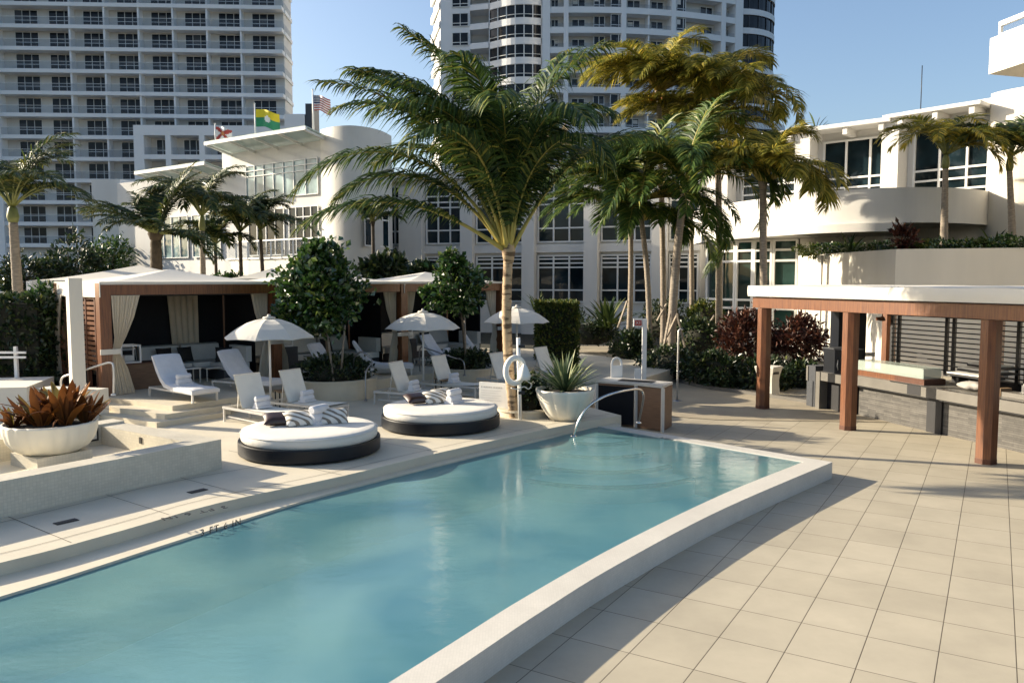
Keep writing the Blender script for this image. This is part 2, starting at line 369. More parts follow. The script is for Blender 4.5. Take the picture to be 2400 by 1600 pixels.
sky.sun_elevation = SUN_EL; sky.sun_rotation = -SUN_AZ; sky.air_density = 1.0; sky.dust_density = 2.5; sky.ozone_density = 2.2
bg = nt.nodes['Background']; bg.inputs['Strength'].default_value = .098; nt.links.new(sky.outputs[0], bg.inputs[0])
SC.view_settings.view_transform = 'Standard'; SC.view_settings.look = 'None'; SC.view_settings.gamma = 1; SC.view_settings.exposure = 1.2
SC.cycles.max_bounces = 7; SC.cycles.transparent_max_bounces = 14; SC.cycles.caustics_reflective = False; SC.cycles.caustics_refractive = False

# ------------------------------------------------------------------ ground, decks, pool
ZD, ZP, ZW, ZR = .44, .76, .27, .285           # pool deck, cabana platform, water, rim top
def xy(v): return (v.x, v.y)
water_l = [G(*p, ZW) for p in [(-700, 1590), (0, 1404), (446, 1262), (807, 1150), (1200, 1050), (1399, 1000)]]
water_r = [G(*p, ZW) for p in [(1883, 1083.5), (1700, 1157), (1463, 1271.7), (1237, 1398), (1000, 1547)]]
outer = [G(*p, ZR) for p in [(1951, 1082), (1700, 1189.4), (1455, 1317.6), (1268, 1432.4), (1023, 1597)]]
nd = (outer[-1]-outer[-2]).normalized(); nw = (water_r[-1]-water_r[-2]).normalized()
outer.append(outer[-1]+nd*4.5); water_r.append(water_r[-1]+nw*4.5)
def smooth_line(p, n=6):                       # Catmull-Rom through plan points
    out = []
    for k in range(len(p)-1):
        a, b, c, d = p[max(k-1, 0)], p[k], p[k+1], p[min(k+2, len(p)-1)]
        for i in range(n):
            t = i/n; out.append(.5*((2*b)+(c-a)*t+(2*a-5*b+4*c-d)*t*t+(3*b-a-3*c+d)*t**3))
    return out+[p[-1]]
outer_s = smooth_line(outer); inner_s = smooth_line(water_r); left_s = smooth_line(water_l, 4)
cornA = water_l[-1]                              # far left corner of the water
farout0 = G(1456, 1000, ZR); farout1 = outer[0]
wpoly = [xy(p) for p in left_s]+[xy(p) for p in inner_s]
ar = sum(wpoly[k-1][0]*wpoly[k][1]-wpoly[k][0]*wpoly[k-1][1] for k in range(len(wpoly)))
if ar < 0: wpoly.reverse()
b = MB(); b.poly([(x, y, ZW) for x, y in wpoly], 'water'); struct(b, 'pool_water')
b = MB()
b.poly([(x, y, -.72) for x, y in wpoly], 'poolfloor')
n = len(wpoly)
for k in range(n):
    (x0, y0), (x1, y1) = wpoly[k], wpoly[(k+1) % n]
    b.poly([(x0, y0, -.72), (x0, y0, ZW-.004), (x1, y1, ZW-.004), (x1, y1, -.72)], 'poolfloor')
for r, z in ((2.5, -.40), (1.98, -.24), (1.46, -.07), (.95, .09)):   # curved entry steps in the far corner
    d1 = (water_l[-2]-cornA).normalized(); d2 = (water_r[0]-cornA).normalized()
    a1, a2 = math.atan2(d1.y, d1.x), math.atan2(d2.y, d2.x)
    if a2 < a1: a2 += 2*math.pi
    if a2-a1 > math.pi: a1, a2 = a2, a1+2*math.pi
    b.prism([xy(cornA)]+[(cornA.x+r*math.cos(a1+(a2-a1)*q/16), cornA.y+r*math.sin(a1+(a2-a1)*q/16)) for q in range(17)], -.72+.001*r, z, 'poolstep')
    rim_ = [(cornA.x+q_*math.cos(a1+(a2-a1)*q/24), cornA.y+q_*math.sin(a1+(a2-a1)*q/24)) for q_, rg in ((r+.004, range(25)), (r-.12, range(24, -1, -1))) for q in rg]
    b.prism(rim_, z-.05, z+.004, 'stepshade')  # dark strip paints the shade line at each step edge
struct(b, 'pool_basin')
# raised rim round the open sides
b = MB()
b.prism([xy(p) for p in outer_s]+[xy(p) for p in reversed(inner_s)], -1.0, ZR, 'rim')
b.prism([xy(farout0), xy(farout1), xy(inner_s[0]), xy(cornA)], -1.0, ZR-.001, 'rim')
struct(b, 'pool_rim')
# left coping and upper pool deck
deck_e = [G(*p, ZD) for p in [(-700, 1470), (0, 1318), (298, 1239), (512, 1178), (807, 1114), (1031, 1060), (1300, 1001), (1456, 973)]]
deck_s = smooth_line(deck_e, 4)
b = MB()
b.prism([xy(p) for p in left_s]+[xy(farout0)]+[xy(p+Vector((-.12, .1, 0))) for p in reversed(deck_s)], -1.0, .30, 'coping')
struct(b, 'pool_coping')
cab0 = V3(G(250, 927, ZP), 0); ce = Vector((.69, .725, 0)).normalized(); cn = Vector((-ce.y, ce.x, 0))
b = MB()
dk = [xy(p) for p in deck_s]+[(1.75, 18.9), (3.0, 22.5), (6.0, 28.0), (2, 34), (-30, 34), (-34, 4), (-12, 2)]
b.prism(dk, -1.0, ZD, 'deck'); struct(b, 'pool_deck')
# paving joints of the upper deck: thin grooves drawn as narrow dark strips laid on the stone
b = MB()
for k in range(9):
    t = k/8.0; i = int(t*(len(deck_s)-2)); p = deck_s[i]; q = p+Vector((-.80, .60, 0))*(2.4 if k < 5 else 3.0)
    s = Vector((.6, .8, 0))*.004
    b.poly([V3(p-s+Vector((-.05, .04, 0)), ZD+.004), V3(p+s+Vector((-.05, .04, 0)), ZD+.004), V3(q+s, ZD+.004), V3(q-s, ZD+.004)], 'soil')
for off in (.30, 1.55):
    pts = [p+Vector((-.8, .6, 0))*off for p in deck_s]
    for k in range(len(pts)-1):
        s = Vector((-.8, .6, 0))*.005
        b.poly([V3(pts[k]-s, ZD+.006), V3(pts[k+1]-s, ZD+.006), V3(pts[k+1]+s, ZD+.006), V3(pts[k]+s, ZD+.006)], 'soil')
struct(b, 'deck_joints')
# tiled lower deck
b = MB()
tl = [xy(p) for p in reversed(outer_s)]+[xy(farout0), (1.75, 18.9), (3.0, 22.5), (6.0, 28.0), (6, 31), (60, 31), (60, -6), (-2, -6)]
b.poly([(x, y, 0) for x, y in tl][::-1], 'tile'); struct(b, 'tile_deck')
b = MB(); b.poly([(-160, 28, -.006), (160, 28, -.006), (160, 200, -.006), (-160, 200, -.006)], 'mulch'); struct(b, 'garden_ground')
b = MB(); b.poly([(-2500, -2500, -1.01), (2500, -2500, -1.01), (2500, 2500, -1.01), (-2500, 2500, -1.01)], 'mulch'); struct(b, 'ground')
# sand coloured path to the garden
pl = [G(*p, .012) for p in [(1345, 797), (1450, 812), (1525, 856), (1560, 884), (1640, 908), (1760, 925), (2000, 960)]]
pr = [G(1300, 800, .012), Vector((1.6, 24.5, .012)), Vector((2.2, 21, .012)), Vector((4, 20, .012))]
b = MB(); b.poly([tuple(p) for p in pl]+[(11, 19, .012), (5, 19.5, .012)]+[tuple(p) for p in reversed(pr)], 'pathsand'); struct(b, 'garden_path')
b = MB()
ps = smooth_line(pl, 4)
for k in range(len(ps)-1):
    d = (ps[k+1]-ps[k]).normalized(); s = Vector((-d.y, d.x, 0))*.18
    b.obox(V3(ps[k], 0), V3(ps[k+1]-ps[k], 0), s, (0, 0, .10+.002*(k % 2)), 'concrete')
struct(b, 'path_kerb')
# cabana platform and its steps
def cpt(a, n_, z=0): return cab0+ce*a+cn*n_+ZZ*z     # along the row, to the back
pe = [xy(G(*p, ZP)) for p in [(212, 925), (300, 937), (404, 951), (535, 933), (640, 919), (760, 905), (1000, 876), (1100, 870), (1290, 858)]]
b = MB(); b.prism(pe+[xy(cpt(17, .5)), xy(cpt(14, 4.8)), xy(cpt(-1.2, 4.8)), xy(cpt(-.9, .4))], ZD-.05, ZP, 'step'); struct(b, 'cabana_platform')
b = MB()
for z, L_, C_, R_ in ((ZD+.107, (196, 966), (367, 990), (524, 966)), (ZD+.213, (205, 946), (386, 971), (540, 948))):
    b.prism([xy(G(*L_, z)), xy(G((L_[0]+C_[0])/2, (L_[1]+C_[1])/2, z)), xy(G(*C_, z)), xy(G(*R_, z)), xy(cpt(3.4, .25+z*.1)), xy(cpt(-.3, .15+z*.1))], ZD-.03, z, 'step')
struct(b, 'platform_steps')
# depth marks lettered in black tile on the coping edge and on the deck edge
def letters(name, text, o, ux, uy, size):
    cu = bpy.data.curves.new(name, 'FONT'); cu.body = text; cu.size = size; cu.extrude = .002; cu.align_x = 'CENTER'; cu.align_y = 'CENTER'; cu.space_character = 1.25
    t = bpy.data.objects.new(name, cu); COL.objects.link(t)
    ux = ux.normalized(); n_ = ux.cross(uy).normalized(); uy = n_.cross(ux)
    t.matrix_world = Matrix(((ux.x, uy.x, n_.x, o.x), (ux.y, uy.y, n_.y, o.y), (ux.z, uy.z, n_.z, o.z), (0, 0, 0, 1)))
    bpy.context.view_layer.update()
    me = bpy.data.meshes.new_from_object(t.evaluated_get(bpy.context.evaluated_depsgraph_get())); me.name = name
    mw = t.matrix_world.copy(); bpy.data.objects.remove(t)
    ob = bpy.data.objects.new(name, me); COL.objects.link(ob); ob.matrix_world = mw; me.materials.clear(); me.materials.append(M['letter']); return ob
pa, pb = G(400, 1212, ZD+.006), G(512, 1190, ZD+.006)
lt = letters('depth_lettering', '3 FT 6 IN', (pa+pb)/2+Vector((0, 0, .0)), pa-pb, Vector((.8, -.6, 0)), .17); tag(lt, 'black depth lettering reading 3 FT 6 IN on the pool deck edge', 'depth marking')
pa, pb = G(472, 1257, .27), G(560, 1231, .27)
lt = letters('depth_lettering', '3 FT 6 IN', (pa+pb)/2+Vector((.012, -.01, .05)), pb-pa, Vector((0, 0, 1)), .12)
tag(lt, 'black depth lettering reading 3 FT 6 IN at the waterline of the pool', 'depth marking')
pa, pb = G(1545, 1024, ZR+.006), G(1600, 1034, ZR+.006)
lt = letters('depth_lettering', '3 FT 6 IN', (pa+pb)/2, pb-pa, Vector((.5, .85, 0)), .10); tag(lt, 'small black depth lettering on the far pool rim beside the towel cabinet', 'depth marking')
for px, py, w_ in ((155, 1222, .0), (463, 1150, .0)):
    c = G(px, py, ZD+.004); b = MB(); a1 = Vector((.6, .8, 0)); a2 = Vector((.8, -.6, 0))
    b.obox(c-a1*.13-a2*.06, a1*.26, a2*.12, (0, 0, .006), 'drain')
    for k in range(7): b.obox(c-a1*(.115-.035*k)-a2*.045+ZZ*.0055, a1*.018, a2*.09, (0, 0, .004), 'blackmatt')
    solo(b, 'drain_grate', 'dark drain grate in the pool deck, ' + ('nearest the left edge of the photo' if px < 300 else 'farther one beside the depth lettering'), 'drain', 'drain grates in the pool deck', c)
# ------------------------------------------------------------------ cabanas
CL = 4.345; HB = 3.35
def curtain(mb, top_a, top_b, tie, foot_a, foot_b, depth_dir, z1, zt, z0, m='curtain', folds=9):
    # gathered curtain: wide at the head, tied in, wide again at the floor (plan points along the beam)
    A = [(z1, top_a, top_b), ((z1*.6+zt*.4), top_a*.75+tie*.25, top_b*.75+tie*.25), ((z1*.25+zt*.75), top_a*.35+tie*.65, top_b*.42+tie*.58), (zt, tie-.07, tie+.07), (zt*.6+z0*.4, tie-.10+(foot_a-tie)*.3, tie+.10+(foot_b-tie)*.4), (z0+.02, foot_a, foot_b)]
    def f(u, v):
        t = v*(len(A)-1); k = min(int(t), len(A)-2); t -= k; t = t*t*(3-2*t)*.5+t*.5
        z = A[k][0]*(1-t)+A[k+1][0]*t; a = A[k][1]*(1-t)+A[k+1][1]*t; bb = A[k][2]*(1-t)+A[k+1][2]*t
        wob = math.sin(u*folds*2*math.pi)*.030+math.sin(u*folds*3.7+v*3)*.012
        return cab0+ce*(a+(bb-a)*u)+depth_dir*(wob+.10)+ZZ*z
    mb.grid(f, 54, 30, m)
def cabana(i, label):
    a0 = CL*i; a1 = a0+CL; D = 2.88
    root = thing('cabana', label, 'cabana', cpt(a0+CL/2, D/2, ZP), 'wooden cabanas along the pool platform')
    pw = .25
    corners = [(a0, 0), (a1, 0), (a0, D), (a1, D)]
    for (a, q) in corners:
        if i < 2 and a == a1: continue
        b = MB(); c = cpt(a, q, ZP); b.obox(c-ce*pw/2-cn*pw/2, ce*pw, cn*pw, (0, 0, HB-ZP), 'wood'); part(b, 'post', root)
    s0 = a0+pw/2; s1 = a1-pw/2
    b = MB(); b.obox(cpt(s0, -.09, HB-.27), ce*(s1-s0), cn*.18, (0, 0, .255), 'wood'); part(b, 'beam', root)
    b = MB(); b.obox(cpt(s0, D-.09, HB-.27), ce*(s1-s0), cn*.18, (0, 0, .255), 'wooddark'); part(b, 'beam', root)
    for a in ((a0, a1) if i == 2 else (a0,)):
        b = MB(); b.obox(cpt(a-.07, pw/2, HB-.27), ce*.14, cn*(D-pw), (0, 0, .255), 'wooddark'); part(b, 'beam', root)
    # canvas roof: low pyramid with a valance at its eaves
    b = MB(); ov = .10; pk = cpt((a0+a1)/2, D/2, HB+.36)
    cs = [cpt(a0-ov*(i == 0), -ov-.05, HB+.02), cpt(a1, -ov-.05, HB+.02), cpt(a1, D+ov, HB+.02), cpt(a0-ov*(i == 0), D+ov, HB+.02)]
    nseg = 10
    for k in range(4):
        p, q = cs[k], cs[(k+1) % 4]
        def f(u, v, p=p, q=q):
            e = p.lerp(q, u); x = e.lerp(pk, v); x.z = e.z+(pk.z-e.z)*(v**1.35)+.02*math.sin(u*math.pi)*(1-v)*0; return x
        b.grid(f, nseg, 8, 'fabric')
    for k, drop in ((0, .05), (1, .10), (2, .30), (3, .34)):
        p, q = cs[k], cs[(k+1) % 4]; out = (q-p).normalized().cross(ZZ)*.02
        b.obox(p+out-ZZ*drop, q-p, -out*.8, ZZ*(drop+.015), 'fabric')
    part(b, 'canopy', root)
    # lining and slatted screens
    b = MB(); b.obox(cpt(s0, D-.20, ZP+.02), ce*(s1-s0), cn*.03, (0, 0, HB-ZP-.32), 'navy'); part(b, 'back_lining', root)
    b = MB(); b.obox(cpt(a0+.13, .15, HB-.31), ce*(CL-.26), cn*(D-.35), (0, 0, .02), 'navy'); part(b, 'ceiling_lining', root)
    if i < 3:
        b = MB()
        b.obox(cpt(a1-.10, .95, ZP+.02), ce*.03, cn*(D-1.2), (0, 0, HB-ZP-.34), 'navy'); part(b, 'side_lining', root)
    if i == 0:
        b = MB()
        for k in range(15): b.obox(cpt(a0-.03, .45, ZP+.55+.118*k), ce*.06, cn*(1.1), (0, 0, .075), 'wood')
        for q in (.4, 1.0, 1.55): b.obox(cpt(a0-.045, q, ZP), ce*.09, cn*.07, (0, 0, HB-ZP-.28), 'wooddark')
        part(b, 'slat_screen', root)
        b = MB(); b.obox(cpt(a0-.02, 1.63, ZP), ce*.04, cn*(D-1.95), (0, 0, HB-ZP-.3), 'woodmid'); part(b, 'side_panel', root)
        # rear side curtain, seen past the cream post
        b = MB()
        def g(u, v):
            z = HB-.28+(ZP+.03-HB+.28)*v; wd = .55-.30*math.sin(min(1, v*1.5)*math.pi*.5)+.35*max(0, v-.6)
            return cpt(a0-.16-.02*math.sin(u*40), D-.05-u*wd, z)
        b.grid(g, 30, 24, 'curtain'); part(b, 'curtain', root)
    zt = ZP+1.02
    for side in (0, 1):
        b = MB()
        if side == 0: curtain(b, a0+.14, a0+(.78 if i == 0 else .62), a0+.20, a0+.12, a0+(.62 if i == 0 else .46), -cn if i == 0 else cn, HB-.28, zt, ZP)
        else: curtain(b, a1-.62, a1-.14, a1-.20, a1-.48, a1-.12, cn, HB-.28, zt, ZP)
        cu = part(b, 'curtain', root)
        b = MB(); a = a0 if side == 0 else a1; sg = 1 if side == 0 else -1
        b.obox(cpt(a-.15 if sg > 0 else a-.30, -.155, zt-.06), ce*(.45), cn*.025, (0, 0, .12), 'fabric'); part(b, 'tie_band', root, None, cu)
    if i == 0:    # sheer panel hanging at the back
        b = MB()
        b.grid(lambda u, v: cpt(a0+2.55+u*.85+.12*v*(1-u), D-.35+.03*math.sin(u*30), HB-.30-(HB-ZP-.95)*v), 36, 10, 'curtain'); part(b, 'rear_curtain', root)
    return root
def sofa(i, label):
    a0 = CL*i
    root = thing('daybed_sofa', label, 'sofa', cpt(a0+CL/2, 2.0, ZP), 'white sofas inside the cabanas')
    b = MB(); b.obox(cpt(a0+.45, 1.55, ZP), ce*(CL-.85), cn*.85, (0, 0, .28), 'dkgrey'); b.obox(cpt(a0+CL-1.15, .65, ZP), ce*.75, cn*.90, (0, 0, .279), 'dkgrey'); part(b, 'base', root)
    n = 3
    for k in range(n):
        b = MB(); wd = (CL-.9)/n; b.obox(cpt(a0+.47+k*wd, 1.5, ZP+.283), ce*(wd-.03), cn*.72, (0, 0, .17), 'cushion'); part(b, 'seat_cushion', root)
        b = MB(); o = cpt(a0+.50+k*wd, 2.18, ZP+.46); b.obox(o, ce*(wd-.08), cn*.16+ZZ*.03, cn*.10+ZZ*.42, 'cushion'); part(b, 'back_cushion', root)
    b = MB(); b.obox(cpt(a0+CL-1.13, .62, ZP+.283), ce*.70, cn*.86, (0, 0, .17), 'cushion'); part(b, 'seat_cushion', root)
    b = MB(); b.obox(cpt(a0+CL-.50, .66, ZP+.46), ce*.16, cn*.95, (0, 0, .42), 'cushion'); part(b, 'arm_cushion', root)
    return root
def pillow(name, c, size, rot, m, label, group, thick=.13):
    Mx = Matrix.Translation(c) @ Matrix.Rotation(rot[2], 4, 'Z') @ Matrix.Rotation(rot[1], 4, 'Y') @ Matrix.Rotation(rot[0], 4, 'X')
    b = MB(Mx)
    for sg in (1, -1):
        def f(u, v):
            x, y = 2*u-1, 2*v-1; h = (max(0, 1-x**4)*max(0, 1-y**4))**.55
            k = 1-.10*(1-abs(x)**2)*abs(y)**3-.0
            return Vector((x*size[0]/2*(1-.07*(1-y*y)), y*size[1]/2*(1-.07*(1-x*x)), sg*h*thick/2))
        b.grid(f if sg > 0 else (lambda u, v: f(1-u, v)), 14, 14, m)
    return tag(b.build(name, None, Vector(c)), label, 'pillow', group)
cabana(0, 'nearest wooden cabana with white canvas roof, cream curtains and a tall slatted left side')
cabana(1, 'middle wooden cabana with its cream curtains behind the round leafy tree')
cabana(2, 'farthest wooden cabana with white roof, right behind the tall palm trunk')
for i, l in enumerate(('white corner sofa inside the nearest cabana', 'white corner sofa inside the middle cabana', 'white corner sofa inside the farthest cabana')): sofa(i, l)
for k, (a, q, m, l) in enumerate(((1.25, 1.98, 'darkcush', 'dark pillow on the left seat of the sofa in the nearest cabana'), (2.2, 1.98, 'darkcush', 'dark pillow in the middle of the sofa in the nearest cabana'), (2.75, 1.95, 'darkcush', 'dark pillow beside the sheer rear curtain in the nearest cabana'), (3.45, 1.15, 'darkcush', 'dark pillow on the short end of the sofa in the nearest cabana'),
        (CL+1.3, 1.98, 'darkcush', 'dark pillow on the left of the sofa in the middle cabana'), (CL+2.9, 1.98, 'darkcush', 'dark pillow on the right of the sofa in the middle cabana'), (2*CL+2.6, 1.98, 'darkcush', 'dark pillow on the sofa in the farthest cabana'))):
    pillow('pillow', cpt(a, q, ZP+.66), (.44, .42), (R(72), 0, math.atan2(ce.y, ce.x)+(-.5 if k == 3 else .08*(k % 3))), m, l, 'dark pillows on the cabana sofas')
def lantern(p, label, s=.5, rz=0.0):
    b = MB(); t = .035; ca, sa = math.cos(rz), math.sin(rz); ex = Vector((ca, sa, 0))*s; ey = Vector((-sa, ca, 0))*s
    root = thing('side_cube', label, 'cube frame', p, 'white cube frames in the cabanas'); p = Vector(p)
    for q in ((0, 0), (1, 0), (0, 1), (1, 1)):
        o = p+ex*(q[0]-.5)+ey*(q[1]-.5); b.obox(o-ex.normalized()*t/2-ey.normalized()*t/2, ex.normalized()*t, ey.normalized()*t, (0, 0, s), 'whitepaint')
    for z in (0, s-t):
        for q in (-.5, .5):
            b.obox(p-ex/2+ey*q+ZZ*z+ex.normalized()*t/2-ey.normalized()*t*.45, ex-ex.normalized()*t, ey.normalized()*t*.9, (0, 0, t*.96), 'whitepaint')
            b.obox(p-ey/2+ex*q+ZZ*z+ey.normalized()*t/2-ex.normalized()*t*.45, ey-ey.normalized()*t, ex.normalized()*t*.9, (0, 0, t*.96), 'whitepaint')
    part(b, 'frame', root)
    b = MB(); b.obox(p-ex*.25-ey*.25+ZZ*t, ex*.5, ey*.5, (0, 0, s*.33), 'cushion'); part(b, 'candle_block', root)
b = MB(); o = cpt(.55, .55, ZP); b.obox(o, ce*1.15, cn*.5, (0, 0, .62), 'woodmid'); b.obox(o-ce*.02-cn*.02+ZZ*.622, ce*1.19, cn*.54, (0, 0, .03), 'wooddark'); solo(b, 'wooden_console', 'dark wood console behind the left curtain of the nearest cabana', 'console')
lantern(cpt(.80, .80, ZP+.655), 'white cube frame standing on the dark console in the nearest cabana', .44, .8)
for a, l in ((CL+.62, 'white cube frame at the left curtain of the middle cabana'), (2*CL+.62, 'white cube frame at the left curtain of the farthest cabana')):
    b = MB(); o = cpt(a-.25, .5, ZP); b.obox(o, ce*.62, cn*.5, (0, 0, .80), 'dkgrey'); solo(b, 'black_cabinet', 'small black cabinet under the white cube frame in the %s cabana' % ('middle' if a < 6 else 'farthest'), 'cabinet', 'small black cabinets in the cabanas')
    lantern(cpt(a+.06, .75, ZP+.805), l, .36, .8)
def side_table(p, s, h, top, leg, label, group, rz=.75, name='side_table', t=.03):
    root = thing(name, label, 'table', p, group, rz)
    b = MB(); b.box((0, 0, h-t), (s[0], s[1], t), top); part2 = b.build('table_top', root)
    for x in (-1, 1):
        for y in (-1, 1):
            b = MB(); b.box((x*(s[0]/2-.03), y*(s[1]/2-.03), 0), (.025, .025, h-t), leg); b.build('leg', root)
    return root
side_table(cpt(2.3, .95, ZP), (.62, .5), .40, 'whitepaint', 'alu', 'low white table in front of the sofa in the nearest cabana', 'low tables inside the cabanas')
side_table(cpt(3.05, 1.05, ZP), (.5, .5), .36, 'alu', 'alu', 'low pale metal table right of the white table in the nearest cabana', 'low tables inside the cabanas')
side_table(cpt(CL+1.7, .75, ZP), (.5, .45), .48, 'alu', 'alu', 'low pale table in front of the sofa in the middle cabana', 'low tables inside the cabanas')

# ------------------------------------------------------------------ loungers and towels
def rolled_towel(p, rz, label, l=.34, r=.075):
    Mx = Matrix.Translation(p) @ Matrix.Rotation(rz, 4, 'Z'); b = MB(Mx)
    for k, (y, z, rr) in enumerate(((0, r, r), (.0, r*2.55, r*.82))):
        pts = [Vector((x, y+.004*math.sin(9*x), z)) for x in [-l/2, -l/2+.015, -l/4, 0, l/4, l/2-.015, l/2]]
        b.tube(pts, [rr*.75, rr*.97, rr, rr*1.02, rr, rr*.97, rr*.75], 'towel', 12)
        if k == 0: b.box((0, 0, 0), (l*1.02, r*2.6, r*.5), 'towel')
    return tag(b.build('rolled_towel', None, Vector(p)), label, 'towel', 'rolled towels on the loungers')
def make_sling():
    root = thing('sun_lounger', '-', 'lounger')          # local: +x to the foot, hinge over the origin, seat height .36
    W, H = .60, .34
    b = MB(); b.grid(lambda u, v: Vector((1.12*u, W*(v-.5), H-.015*math.sin(math.pi*u)+(.02*u*u))), 12, 6, 'sling'); b.obox((0, -W/2, H-.035), (1.12, 0, 0), (0, W, 0), (0, 0, .018), 'sling'); b.build('seat_sling', root)
    b = MB(); ang = R(68)
    for o in (0, .022): b.grid(lambda u, v: Vector((-.02-math.cos(ang)*.71*u-o*math.sin(ang), (W*1.03)*(v-.5)*(1 if o == 0 else -1), H+.01+math.sin(ang)*.71*u-.03*math.sin(math.pi*u)-o*.4)), 10, 6, 'sling')
    tx, tz = -.02-math.cos(ang)*.71, H+.01+math.sin(ang)*.71
    b.bar((tx-.01, -W*.515, tz), (tx-.01, W*.515, tz), .03, .03, 'alu'); b.build('back_sling', root)
    b = MB()
    for y in (-1, 1):
        b.bar((-.72, y*(W/2+.02), H-.04), (1.13, y*(W/2+.02), H-.04), .03, .05, 'alu'); b.bar((-.62, y*(W/2-.03), .11), (1.03, y*(W/2-.03), .09), .02, .025, 'alu')
    b.bar((1.13, -W/2, H-.04), (1.13, W/2, H-.04), .03, .045, 'alu'); b.bar((-.72, -W/2, H-.04), (-.72, W/2, H-.04), .03, .045, 'alu')
    b.bar((-.30, -W*.4, H-.04), (-.24, -W*.4, H+.45), .018, .018, 'alu'); b.bar((-.30, W*.4, H-.04), (-.24, W*.4, H+.45), .018, .018, 'alu')
    b.build('frame', root)
    for x in (-.70, 1.11):
        for y in (-1, 1): b = MB(); b.bar((x, y*(W/2+.005), 0), (x, y*(W/2+.005), H-.06), .035, .035, 'alu'); b.build('leg', root)
    return root
def make_towelled():
    root = thing('sun_lounger', '-', 'lounger'); W, H = .66, .27
    prof = [(1.12, H-.06), (1.13, H+.02), (1.0, H+.05), (.6, H+.035), (.25, H+.05), (.02, H+.10), (-.15, H+.22), (-.31, H+.42), (-.45, H+.63), (-.52, H+.70), (-.56, H+.69), (-.52, H+.60), (-.38, H+.37), (-.22, H+.16), (-.05, H+.02), (.25, H-.03), (.8, H-.04), (1.12, H-.06)]
    P_ = [Vector((x, 0, z)) for x, z in prof]
    b = MB()
    def f(u, v):
        t = v*(len(P_)-1); k = min(int(t), len(P_)-2); t -= k; p = P_[k].lerp(P_[k+1], t)
        y = (u-.5)*W*(1.0+.015*math.sin(v*37)); return Vector((p.x, y, p.z-.025*abs(2*u-1)**6))
    b.grid(f, 12, 51, 'towel')
    i = len(b.v)
    for y in (-W/2, W/2):
        b.poly([Vector((p.x, y, p.z-.025)) for p in P_[:-1]][::(1 if y < 0 else -1)], 'towel')
    b.build('towel_cover', root)
    b = MB()
    for y in (-1, 1): b.bar((-.78, y*(W/2-.05), H-.07), (1.10, y*(W/2-.05), H-.07), .035, .045, 'alu')
    for x in (-.78, -.45, 1.09): b.bar((x, -W/2+.04, H-.07), (x, W/2-.04, H-.07), .035, .04, 'alu')
    b.build('frame', root)
    for x in (-.76, 1.07):
        for y in (-1, 1): b = MB(); b.bar((x, y*(W/2-.04), 0), (x, y*(W/2-.04), H-.09), .04, .04, 'alu'); b.build('leg', root)
    return root
slA = make_sling(); slB = make_towelled(); usedA = [0]; usedB = [0]
def lounger(kind, hinge, foot, zb, label, zs, towel=None):
    h, f = G(*hinge, zb+zs), G(*foot, zb+zs); d = f-h; rz = math.atan2(d.y, d.x); loc = (h.x, h.y, zb)
    src, used = (slA, usedA) if kind == 'A' else (slB, usedB)
    grp = 'cream sling loungers on the pool deck' if kind == 'A' else 'white towelled loungers on the cabana platform'
    if not used[0]: src.location = loc; src.rotation_euler = (0, 0, rz); src['label'] = label; src['group'] = grp; used[0] = 1
    else: dup(src, loc, rz, label, grp)
    if towel:
        d = d.normalized(); p = h+d*.22; rolled_towel((p.x, p.y, zb+(.345 if kind == 'A' else .315)), rz+math.pi/2, towel)
lounger('A', (600, 951), (668, 962), ZD, 'cream sling lounger with raised back, nearest the pool steps on the left', .36, 'rolled white towels on the cream lounger nearest the left steps')
lounger('A', (703, 937), (790, 946), ZD, 'cream sling lounger behind the left daybed, right of the umbrella pole', .36, 'rolled white towels on the lounger behind the left daybed')
lounger('A', (952, 912), (1030, 917), ZD, 'cream sling lounger behind the right daybed, under the middle umbrella', .36, 'rolled white towels on the lounger behind the right daybed')
lounger('A', (1048, 893), (1120, 899), ZD, 'cream sling lounger left of the small white planter box', .36, 'rolled white towels on the lounger left of the white box')
lounger('A', (1183, 884), (1255, 890), ZD, 'cream sling lounger half hidden behind the palm trunk and lifebuoy', .36)
lounger('A', (1285, 866), (1355, 872), ZD, 'cream sling lounger behind the spiky pot plant at the right end of the row', .36)
lounger('B', (419, 906), (478, 915), ZP, 'white towelled lounger at the front edge of the platform before the nearest cabana', .25, 'rolled white towels on the lounger before the nearest cabana')
lounger('B', (574, 889), (645, 894), ZP, 'white towelled lounger behind the left umbrella pole', .25)
lounger('B', (778, 866), (838, 868), ZP, 'white towelled lounger split from view by two thin tree stakes', .25, 'rolled white towels on the lounger behind the tree stakes')
lounger('B', (874, 857), (930, 856), ZP, 'white towelled lounger right of the round leafy tree, by the bent handrail', .25)
lounger('B', (1032, 838), (1080, 840), ZP, 'white towelled lounger behind the pole of the middle umbrella', .25, 'rolled white towels on the lounger behind the middle umbrella')
lounger('B', (1126, 833), (1172, 833), ZP, 'white towelled lounger left of the tall palm trunk', .25)
side_table(G(680, 960, ZD), (.62, .5), .46, 'tablewood', 'blackmatt', 'thin brown table between the two cream loungers on the left', 'thin side tables by the loungers', .5, t=.02)
side_table(G(1046, 925, ZD), (.5, .42), .42, 'tablewood', 'blackmatt', 'thin brown table between the two cream loungers on the right', 'thin side tables by the loungers', .5, t=.02)
b = MB(); c = G(1136, 896, ZD); b.box(c, (.62, .34, .55), 'whitepaint', -.3); b.box(c+ZZ*.5502, (.54, .26, .012), 'soil', -.3); solo(b, 'planter_box', 'small white planter box between the lounger and the lifebuoy post', 'planter', origin=c)

